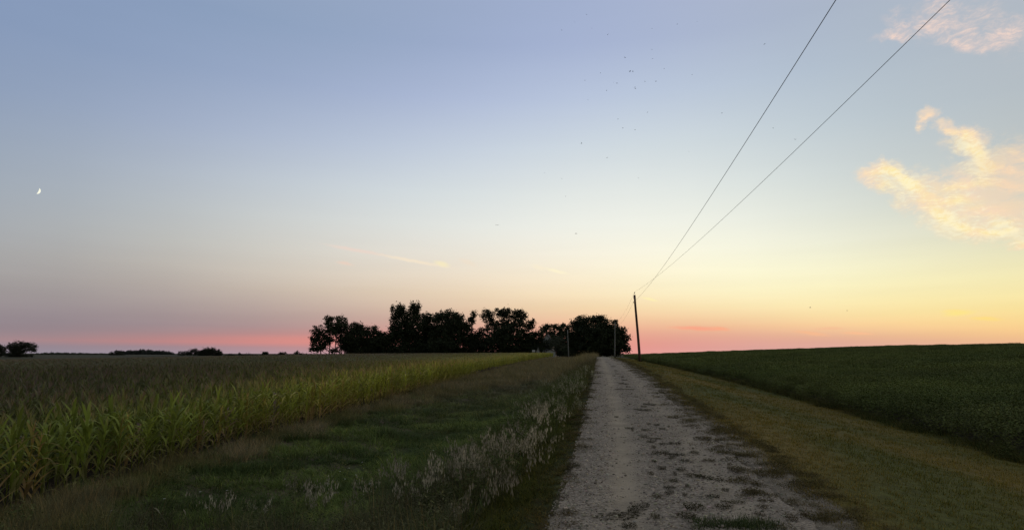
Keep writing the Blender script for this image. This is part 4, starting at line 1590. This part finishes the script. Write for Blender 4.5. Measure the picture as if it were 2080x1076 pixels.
tree('grove_tree', "dense dark tree right behind the spiky tallest one",
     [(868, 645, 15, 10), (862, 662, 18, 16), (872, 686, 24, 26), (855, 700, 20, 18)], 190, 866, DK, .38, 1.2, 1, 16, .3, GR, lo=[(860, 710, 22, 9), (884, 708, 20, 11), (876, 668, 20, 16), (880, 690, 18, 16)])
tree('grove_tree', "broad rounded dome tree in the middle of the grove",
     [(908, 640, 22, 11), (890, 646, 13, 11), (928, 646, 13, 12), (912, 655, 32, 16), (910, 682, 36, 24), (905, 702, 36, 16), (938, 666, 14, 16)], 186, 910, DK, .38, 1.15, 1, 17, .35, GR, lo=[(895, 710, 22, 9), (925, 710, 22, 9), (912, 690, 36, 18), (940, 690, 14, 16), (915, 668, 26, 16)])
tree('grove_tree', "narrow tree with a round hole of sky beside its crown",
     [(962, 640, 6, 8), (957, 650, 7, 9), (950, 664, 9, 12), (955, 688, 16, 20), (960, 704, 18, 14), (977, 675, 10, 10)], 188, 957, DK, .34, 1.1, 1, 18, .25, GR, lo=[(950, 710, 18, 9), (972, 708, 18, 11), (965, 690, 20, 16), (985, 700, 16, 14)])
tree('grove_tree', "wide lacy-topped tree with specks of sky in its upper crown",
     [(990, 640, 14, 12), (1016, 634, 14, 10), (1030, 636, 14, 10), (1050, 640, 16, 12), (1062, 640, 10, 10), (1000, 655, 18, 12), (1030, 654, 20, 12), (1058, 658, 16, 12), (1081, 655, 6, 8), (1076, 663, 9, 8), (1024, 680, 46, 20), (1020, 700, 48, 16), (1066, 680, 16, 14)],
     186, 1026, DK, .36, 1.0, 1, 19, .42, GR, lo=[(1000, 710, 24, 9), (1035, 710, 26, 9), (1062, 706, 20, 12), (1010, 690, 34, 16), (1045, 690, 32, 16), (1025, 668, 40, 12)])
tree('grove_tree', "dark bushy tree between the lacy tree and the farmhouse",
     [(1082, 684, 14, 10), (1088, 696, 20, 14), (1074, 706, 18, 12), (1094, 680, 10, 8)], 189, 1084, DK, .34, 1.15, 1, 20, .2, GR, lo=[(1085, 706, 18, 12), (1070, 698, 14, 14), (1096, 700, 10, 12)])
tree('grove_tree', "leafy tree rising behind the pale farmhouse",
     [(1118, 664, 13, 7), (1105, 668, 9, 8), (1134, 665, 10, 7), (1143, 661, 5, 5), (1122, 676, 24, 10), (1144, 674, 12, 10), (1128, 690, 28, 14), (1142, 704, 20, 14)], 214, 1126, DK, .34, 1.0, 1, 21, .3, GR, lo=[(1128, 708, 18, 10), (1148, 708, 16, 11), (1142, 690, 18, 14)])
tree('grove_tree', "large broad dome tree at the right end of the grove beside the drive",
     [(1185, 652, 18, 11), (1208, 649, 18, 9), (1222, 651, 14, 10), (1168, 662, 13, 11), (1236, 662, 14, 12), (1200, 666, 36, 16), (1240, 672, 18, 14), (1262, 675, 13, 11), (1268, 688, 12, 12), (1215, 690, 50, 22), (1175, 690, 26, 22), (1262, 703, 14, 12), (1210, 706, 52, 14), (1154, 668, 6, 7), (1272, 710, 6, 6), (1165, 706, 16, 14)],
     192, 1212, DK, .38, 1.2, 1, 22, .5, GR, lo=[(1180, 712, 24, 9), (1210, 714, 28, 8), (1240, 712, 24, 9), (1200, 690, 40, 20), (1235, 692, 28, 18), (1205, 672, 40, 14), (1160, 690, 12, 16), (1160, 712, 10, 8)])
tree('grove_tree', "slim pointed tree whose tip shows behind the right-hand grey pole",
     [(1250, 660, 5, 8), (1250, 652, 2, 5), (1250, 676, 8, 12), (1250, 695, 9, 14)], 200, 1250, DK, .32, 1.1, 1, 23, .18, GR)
tree('shrub', "grey-green loose shrub in front of the farmhouse wall",
     [(1134, 692, 12, 9), (1126, 703, 12, 8), (1142, 706, 12, 9), (1116, 698, 7, 8)], 190, 1132, (.070, .076, .048), .30, 1.0, 1, 24, .08, None, 'shrub')
tree('shrub', "dark low shrub along the grove's foot left of the farmhouse",
     [(1070, 710, 14, 7), (1098, 711, 8, 8), (1056, 712, 14, 6)], 187, 1076, DK, .30, 1.1, 1, 25, .06, None, 'shrub')

tree('shrub', "dark ragged young tree covering the left half of the farmhouse gable", [(1102, 690, 6, 9), (1110, 706, 8, 6), (1099, 706, 7, 8), (1119, 689, 4, 4), (1105, 699, 7, 6)], 191, 1106, DK, .30, .42, 1, 26, .08, None, 'shrub')

tree('shrub', "dark bush filling the gap between the slim grey yard pole and the farmhouse", [(1140, 717, 10, 5), (1150, 714, 9, 8), (1160, 716, 8, 7), (1146, 720, 12, 4)], 188, 1150, DK, .30, 1.2, 1, 27, .06, None, 'shrub')

# distant trees on the left horizon
FARC = (.030, .034, .022)
tree('distant_tree', "wind-shaped spreading tree standing alone near the left edge", [(41, 700, 15, 6), (50, 704, 15, 6), (32, 706, 11, 5), (64, 710, 7, 3), (23, 711, 5, 3), (42, 711, 11, 7), (38, 719, 7, 6), (24, 723, 9, 3), (58, 723, 9, 3)], 330, 42, FARC, .5, 1.0, 1, 31, .4)
tree('distant_tree', "tree cut by the left edge with a bare curved branch", [(2, 710, 6, 5), (-10, 708, 14, 9), (12, 718, 10, 4), (-6, 718, 14, 6)], 335, -4, FARC, .5, 1.0, 1, 32, .3, multi=[(0, 0), (2.0, 2.2)])
tree('distant_tree', "round bush-like tree at the left end of the far wood", [(237, 716, 9, 4), (230, 719, 6, 4), (244, 719, 6, 4)], 620, 237, FARC, .8, 1.0, 1, 33, .3)
for i, (px, pts, lab) in enumerate([
        (376, [(374, 718, 9, 5), (384, 717, 7, 4)], "low left tree of the small distant grove"),
        (398, [(396, 715, 10, 6), (402, 718, 9, 6)], "second tree of the small distant grove, flat-topped"),
        (416, [(416, 713, 10, 6), (416, 718, 12, 6)], "middle rounded tree of the small distant grove"),
        (430, [(427, 710, 11, 4), (432, 713, 11, 6), (430, 718, 12, 5)], "tallest tree of the small distant grove"),
        (446, [(444, 717, 6, 6), (447, 719, 5, 4)], "low right tree of the small distant grove"),
        (540, [(537, 718, 4, 4), (541, 719, 4, 4)], "leftmost of three small trees before the grove on the far horizon"),
        (573, [(570, 719, 4, 3), (576, 718, 6, 4)], "middle one of three small trees before the grove on the far horizon"),
        (607, [(604, 717, 5, 4), (610, 720, 5, 3)], "rightmost of three small trees before the grove on the far horizon")]):
    tree('distant_tree', lab, pts, 560 if i < 5 else 520, px, FARC, .7, 1.0, 1, 40 + i, .22)
for i, (px, pts, lab) in enumerate([(472, [(472, 722, 6, 2.4), (465, 723, 4, 1.6)], "low scrubby bush right of the small distant grove"),
                                    (498, [(490, 722, 7, 2.4), (502, 721, 9, 3), (486, 719, 1.5, 3)], "wider scrubby bush with a bare twig on the far horizon")]):
    tree('distant_bush', lab, pts, 560, px, FARC, .6, 1.0, 1, 60 + i, .08, None, 'bush')


def mass(name, x0, x1, ytop, ybot, Y, leaf, seed, tint):
    r = np.random.default_rng(seed)
    mb = MB()
    n = int((x1 - x0) * 26)
    px = r.uniform(x0, x1, n)
    tops = np.interp(px, [a for a, _ in ytop], [b for _, b in ytop]) - 1.2 * nz(px, px * 0, 4.0, seed)
    py = tops + (ybot - tops) * r.random(n) ** 1.2
    base = at((x0 + x1) / 2, ybot, Y)
    base[2] = float(zf(base[0], base[1]))
    for a, b in zip(px, py):
        dd = Y + r.uniform(-18, 18)
        p = at(a, b, dd) - base
        u = r.normal(0, 1, (3, 3))
        u /= np.linalg.norm(u, axis=1, keepdims=True)
        for k in range(2):
            c = p + r.normal(0, leaf * .7, 3)
            mb.quads(np.array([[c - u[0] * leaf, c + u[1] * leaf * .6, c + u[0] * leaf, c - u[1] * leaf * .6]]), tuple(np.array(tint) * r.uniform(.7, 1.3)))
    o = mb.build(name, CROWNM)
    o.location = tuple(base)
    o['tint'] = (1.0, 1.0, 1.0)
    return o


tag(mass('distant_wood', 244, 352, [(244, 716), (262, 714), (292, 712), (318, 714), (340, 715), (352, 719)], 722, 900, 1.4, 3, (.030, .034, .026)), "long low wood on the left horizon behind the round bush", "wood", kind='stuff')
tag(mass('distant_hedge', 72, 232, [(72, 720), (100, 717.5), (150, 718.5), (190, 719.5), (232, 720)], 723, 760, 1.1, 4, (.040, .046, .028)), "long low hedge line on the far left horizon", "hedge", kind='stuff')
tag(mass('distant_scrub', 455, 632, [(455, 723), (500, 722.5), (530, 722), (560, 721.5), (600, 721), (632, 719)], 724, 540, .6, 5, (.040, .042, .026)), "thin scrub line on the horizon left of the grove", "scrub", kind='stuff')


# ------------------------------------------------------------------ farmstead glimpsed between the trees
PAINT = plain_mat("weathered_white_siding", (.36, .35, .33), (.50, .485, .455), 3, .7, (1, 1, 6))
ROOFM = plain_mat("dark_shingles", (.05, .048, .046), (.09, .085, .08), 6, .85)
GLASS = plain_mat("dark_window_glass", (.012, .014, .018), (.02, .022, .026), 3, .1, spec=.6)
TRIM = plain_mat("white_trim", (.5, .5, .5), (.62, .62, .6), 4, .6)


def gable_house(name, label, px0, px1, y_eave, y_ridge, Y, depth, cat, wins=(), wall_m=PAINT, ridge_along=False):
    x0, x1 = at(px0, 715, Y)[0], at(px1, 715, Y)[0]
    xm = (x0 + x1) / 2
    zb = float(zf(xm, Y)) - .1
    he, hr = at(px0, y_eave, Y)[2] - zb, at(px0, y_ridge, Y)[2] - zb
    W = x1 - x0
    root = empty(name, (xm, Y, zb))
    tag(root, label, cat)
    w = MB()
    h = W / 2
    w.add([(-h, 0, 0), (h, 0, 0), (h, 0, he), (0, 0, hr), (-h, 0, he), (-h, depth, 0), (h, depth, 0), (h, depth, he), (0, depth, hr), (-h, depth, he)],
          [(0, 1, 2, 3, 4), (6, 5, 9, 8, 7), (1, 6, 7, 2), (5, 0, 4, 9), (5, 6, 1, 0)])
    w.build('wall', wall_m, root)
    rf = MB()
    o, tk = .35, .12
    sl = (hr - he) / h
    for sg in (-1, 1):
        a = np.array([(0, -o, hr + .03), (sg * (h + o), -o, he - o * sl + .03), (sg * (h + o), depth + o, he - o * sl + .03), (0, depth + o, hr + .03)])
        b = a + (0, 0, tk)
        rf.add(np.concatenate([a, b]), [(0, 1, 2, 3), (4, 7, 6, 5), (0, 4, 5, 1), (1, 5, 6, 2), (2, 6, 7, 3), (3, 7, 4, 0)])
    rf.build('roof', ROOFM, root)
    for (cx_, cz_, ww, wh) in wins:
        f = MB()
        for (a, b, c, d) in ((-ww / 2 - .08, -ww / 2, -.0, wh), (ww / 2, ww / 2 + .08, 0, wh), (-ww / 2 - .08, ww / 2 + .08, -.1, 0), (-ww / 2 - .08, ww / 2 + .08, wh, wh + .1)):
            f.box(cx_ + a, cx_ + b, -.06, .02, cz_ + c, cz_ + d)
        fr = f.build('window', TRIM, root)
        g = MB()
        g.box(cx_ - ww / 2, cx_ + ww / 2, -.02, .01, cz_, cz_ + wh)
        g.build('pane', GLASS, fr)
    return root


gable_house('farmhouse', "pale two-storey farmhouse half hidden by trees with a steep gable", 1100, 1122, 694, 679, 198, 9, 'house',
            ((0, 4.6, .9, 1.2), (-.9, 2.6, .8, 1.2), (.9, 2.6, .8, 1.2)))
gable_house('shed', "small white gabled shed at the grove's foot left of the farmhouse", 1089, 1096, 715, 706, 184, 2.5, 'shed', ((0, .5, .5, .7),))
gable_house('garage', "low white outbuilding in front of the farmhouse", 1108.5, 1128, 714, 710, 188, 4, 'outbuilding', ((-.8, .25, .5, .45),))
# small pale board on posts
def board():
    p = at(1084, 712.5, 183)
    zb = float(zf(p[0], p[1]))
    root = empty('signboard', (p[0], p[1], zb))
    tag(root, "small pale board on two posts at the grove's foot by the shed", "board")
    b = MB()
    b.box(-.45, .45, -.03, .03, p[2] - zb - .3, p[2] - zb + .3)
    b.build('board', PAINT, root)
    for s in (-.35, .35):
        q = MB()
        q.box(s - .04, s + .04, .033, .1, -.2, p[2] - zb + .25)
        q.build('post', BARK, root)


board()

# ------------------------------------------------------------------ utility poles and wires
POLEW = plain_mat("creosoted_pole_wood", (.050, .026, .018), (.105, .055, .036), 6, .8, (1, 1, .12), .4)
POLEG = plain_mat("weathered_grey_pole_wood", (.13, .125, .11), (.21, .20, .18), 6, .85, (1, 1, .12), .3)
METAL = plain_mat("galvanised_steel", (.20, .20, .20), (.30, .30, .30), 12, .5)
PORC = plain_mat("brown_porcelain", (.10, .06, .045), (.14, .085, .06), 5, .3)


def pole(name, label, basept, top, r0, r1, mat, pin=True, transformer=False):
    root = empty(name, basept)
    tag(root, label, 'utility pole', 'utility poles of the power line')
    rel = np.asarray(top) - np.asarray(basept)
    s = MB()
    ts = np.linspace(0, 1, 8)
    s.tube([rel * t - (np.array([0, 0, .4]) if t == 0 else 0) + np.array([.02 * math.sin(5 * t), 0, 0]) * (0 < t < 1) for t in ts], [r0 * (1 - t) + r1 * t for t in ts], 12)
    s.build('shaft', mat, root, True)
    if pin:
        b = MB()
        b.tube([rel - np.array([.0, 0, .3]), rel + np.array([0, 0, .28])], [.018, .018], 6)
        b.box(rel[0] - r1 - .03, rel[0] - r1 + .03, rel[1] - .03, rel[1] + .03, rel[2] - .55, rel[2] - .1)
        b.build('pin_bracket', METAL, root)
        i = MB()
        z = rel[2] + .26
        i.tube([np.array([rel[0], rel[1], z + h]) for h in (0, .05, .06, .12, .13, .2)], [.07, .075, .05, .06, .04, .03], 10)
        i.build('insulator', PORC, root, True)
        k = .885
        n = MB()
        c = rel * k
        n.box(c[0] - r1 - .14, c[0] - r1 + .05, c[1] - .025, c[1] + .025, c[2] - .04, c[2] + .02)
        n.tube([c + np.array([-r1 - .11, 0, h]) for h in (.02, .06, .12, .14)], [.04, .05, .045, .02], 8)
        n.build('neutral_spool', PORC, root)
    return root


P1b = ground_hit(1296.5, 733)
P1b = np.array([6.7, 92.0, float(zf(6.7, 92.0))])
_t = at(1289, 599, 92.0)
P1t = np.array([_t[0], 92.0, _t[2]])
pole('utility_pole', "tall dark brown utility pole at the verge right of the drive", P1b, P1t, .20, .145, POLEW)
P3b = np.array([at(1248.5, 722, 178)[0], 178.0, 0])
P3b[2] = float(zf(P3b[0], 178.0))
_t = at(1249.5, 656, 178.0)
P3t = np.array([_t[0], 178.0, _t[2]])
pole('utility_pole', "pale grey utility pole before the right end of the grove", P3b, P3t, .17, .12, POLEG)
P2b = np.array([at(1155, 722, 176)[0], 176.0, 0])
P2b[2] = float(zf(P2b[0], 176.0))
_t = at(1153, 670, 176.0)
P2t = np.array([_t[0], 176.0, _t[2]])
pole('utility_pole', "slim grey yard pole standing before the farmhouse trees", P2b, P2t, .14, .10, POLEG, pin=False)

# weeds round the foot of the near pole
wt = tuft(120, .45, .42, .02, (.0, .6), (.3, 1.3), 3, .1, 71)
o = wt.build('weed_clump', WEEDM)
o.location = tuple(P1b)
o['tint'] = (.040, .046, .022)
tag(o, "dark weed clump round the foot of the tall brown pole", "weeds clump")

WIREM = plain_mat("weathered_aluminium_wire", (.08, .08, .085), (.12, .12, .125), 20, .6)


def wire(label, p_far, p_mid, img_top, y_end, sag, rad):
    """from the far pole over the near pole and on past the camera towards the next pole behind it"""
    root = MB()
    pts = []
    for i in range(25):
        t = i / 24
        p = p_far * (1 - t) + p_mid * t
        p = p - np.array([0, 0, 1.1 * 4 * t * (1 - t)])
        pts.append(p)
    # the span that passes overhead: passes through the photo direction img_top
    d = ray(*img_top)
    L0 = img_top[2] if len(img_top) > 2 else None
    end = img_end(p_mid, d, y_end, sag)
    for i in range(1, 61):
        t = i / 60
        p = p_mid * (1 - t) + end * t
        p = p - np.array([0, 0, sag * 4 * t * (1 - t)])
        pts.append(p)
    base = p_mid.copy()
    root.tube([q - base for q in pts], rad, 5)
    o = root.build('power_wire', WIREM)
    o.location = tuple(base)
    tag(o, label, 'power wire', 'wires of the power line')
    return o


def img_end(p_mid, d, y_end, sag):
    """end point at world y_end so that the sagging span crosses the ray d; keep the wire's x nearly parallel to the drive"""
    best = None
    for x in np.linspace(2.0, 12.0, 201):
        # solve the height of the end so the span meets the ray where their x agree
        # x along span: x(t) = xm + (x - xm) t, y(t) = ym + (ye - ym) t ; ray: (dx, dy) s
        xm, ym = p_mid[0], p_mid[1]
        A = np.array([[d[0], -(x - xm)], [d[1], -(y_end - ym)]])
        s, t = np.linalg.solve(A, np.array([xm, ym]))
        if not (0.3 < t < 1) or s < 0:
            continue
        zray = EYE + d[2] * s
        ze = (zray + sag * 4 * t * (1 - t) - p_mid[2] * (1 - t)) / t
        sc_ = abs(ze - p_mid[2] + 0.6)
        if best is None or sc_ < best[0]:
            best = (sc_, np.array([x, y_end, ze]))
    print("wire end", best)
    return best[1]


top_far, top_mid = P3t + np.array([0, 0, .44]), P1t + np.array([0, 0, .44])
rel = P1t - P1b
neu_mid = P1b + rel * .885 + np.array([-.12 - .11, 0, .1])
rel3 = P3t - P3b
neu_far = P3b + rel3 * .885 + np.array([-.23, 0, .1])
wire("thin power wire rising steeply to the top edge, left of the other wire", neu_far, neu_mid, (1698, 0), -2.0, .9, .009)
wire("thin power wire from the pole's tip, flatter and further right than the other", top_far, top_mid, (1930, 0), -2.0, .9, .009)


# ------------------------------------------------------------------ birds
def bird_mesh(flap, rs):
    mb = MB()
    body = [(0, -.10, 0), (0, -.07, .004), (0, -.02, .006), (0, .04, .004), (0, .085, .006), (0, .11, .004), (0, .125, .002)]
    mb.tube(body, [.006, .014, .022, .022, .016, .012, .002], 8)
    mb.add([(-.012, -.08, .004), (.012, -.08, .004), (.03, -.16, .002), (0, -.135, .002), (-.03, -.16, .002), (-.012, -.08, .0), (.012, -.08, 0), (.03, -.16, -.002), (0, -.135, -.002), (-.03, -.16, -.002)],
           [(0, 1, 2, 3), (0, 3, 4), (6, 5, 8, 7), (5, 9, 8)])
    for s in (-1, 1):
        v = []
        for lay in (.004, -.004):
            for (x, y, q) in ((.012, .045, 0), (.012, -.03, 0), (.085, .055, .55), (.085, -.015, .55), (.19, -.02, 1.0), (.185, -.035, 1.0)):
                v.append((s * x, y, lay + x * math.sin(flap) * (1 if q < .6 else .85)))
        f = [(0, 1, 3, 2), (2, 3, 5, 4), (6, 8, 9, 7), (8, 10, 11, 9), (0, 2, 8, 6), (2, 4, 10, 8), (1, 7, 9, 3), (3, 9, 11, 5), (4, 5, 11, 10)]
        mb.add(v, f)
    me = mb.mesh('bird')
    me.materials.append(BIRDM)
    return me


BIRDM = plain_mat("dark_plumage", (.018, .017, .018), (.035, .033, .034), 30, .8)
bm_ = [bird_mesh(f, i) for i, f in enumerate((.55, .1, -.4))]
FLOCK = [(305, 65), (252, 97), (195, 132), (328, 125), (397, 152), (590, 125), (700, 107), (787, 95), (590, 217), (592, 258), (472, 252), (643, 300), (365, 320), (494, 312), (506, 312), (298, 352), (422, 361), (437, 363), (559, 357), (607, 356), (765, 326), (517, 388), (515, 382), (392, 395), (310, 438), (570, 491), (442, 520), (463, 560), (516, 567), (895, 494), (282, 627), (394, 689), (752, 662), (120, 754), (196, 780), (531, 778), (212, 858)]
birds = [(1050 + a / 2.151, b / 2.151, None) for a, b in FLOCK]
birds += [(1553, 90, "lone small bird between the flock and the upper end of the steeper wire"), (1570.7, 260, "lone small bird between the two wires halfway down the sky"), (1614.8, 283.5, "small bird right beside the flatter wire"),
          (1010, 457, "larger dark bird with spread wings gliding above the grove"), (1170, 474, "lone small bird below the flock above the pole-side trees"), (1645.5, 624.5, "left of two low birds over the soybean skyline"), (1721, 630.5, "right of two low birds over the soybean skyline")]
for i, (px, py, lab) in enumerate(birds):
    Y = 48 + 50 * rng.random() if lab is None else (34 if px == 1010 else 60)
    p = at(px, py, Y)
    o = bpy.data.objects.new('bird', bm_[i % 3])
    o.location = tuple(p)
    o.rotation_euler = (rng.normal(0, .25), rng.normal(0, .35), rng.uniform(0, 6.28) if px != 1010 else .25)
    s = rng.uniform(.45, .75) if px != 1010 else .62
    o.scale = (s, s, s)
    tag(o, lab or "tiny dark bird of the loose flock high over the drive", 'bird', 'loose flock of small birds in the sky')
    COL.objects.link(o)


# ------------------------------------------------------------------ moon
def moon():
    D = 6000.0
    c = at(76.6, 387.6, D * .72)
    dist = np.linalg.norm(c - np.array([0, 0, EYE]))
    rad = 6.3 / FPX * dist * (D * .72 / D) * 1.0
    rad = 6.2 / FPX * (c - np.array([0, 0, EYE])) @ FWD
    m, t = new_mat("glowing_crescent")
    tc = nd(t, 'ShaderNodeTexCoord')
    n = nd(t, 'ShaderNodeTexNoise')
    n.inputs['Scale'].default_value = .05
    t.links.new(tc.outputs['Object'], n.inputs['Vector'])
    e = nd(t, 'ShaderNodeEmission')  # crescent glows by itself; the sunlit limb is put into emission and shape
    t.links.new(mixc(t, n.outputs[0], lin((250, 248, 222)), lin((255, 255, 238))), e.inputs['Color'])
    finish(t, e.outputs[0])
    mb = MB()
    N = 24
    out, inn = [], []
    for i in range(N + 1):
        a = -math.pi / 2 + math.pi * i / N
        out.append((math.cos(a), math.sin(a)))
        inn.append((math.cos(a) * .26 - .0, math.sin(a)))
    # lens section: a curved outer limb with real thickness
    v, f = [], []
    for (ox, oy), (ix, iy) in zip(out, inn):
        mx = (ox + ix) / 2
        tkn = (ox - ix) * .4
        v += [(ox * rad, oy * rad, 0), (mx * rad, (oy + iy) / 2 * rad, tkn * rad), (ix * rad, iy * rad, 0), (mx * rad, (oy + iy) / 2 * rad, -tkn * rad)]
    for i in range(N):
        for j in range(4):
            f.append((i * 4 + j, i * 4 + (j + 1) % 4, i * 4 + 4 + (j + 1) % 4, i * 4 + 4 + j))
    # local x = right, y = up, z = towards viewer, tilted so that the glowing limb faces down-right
    tilt = -R(28)
    ca, sa = math.cos(tilt), math.sin(tilt)
    w = []
    for (x, y, z) in v:
        xx, yy = x * ca - y * sa, x * sa + y * ca
        w.append(RGT * xx + UPV * yy - FWD * z)
    mb.add(np.array(w), f)
    o = mb.build('moon', m, None, True)
    o.location = tuple(c)
    tag(o, "thin pale crescent moon low in the left sky", 'moon')


moon()
print("objects", len(bpy.data.objects))
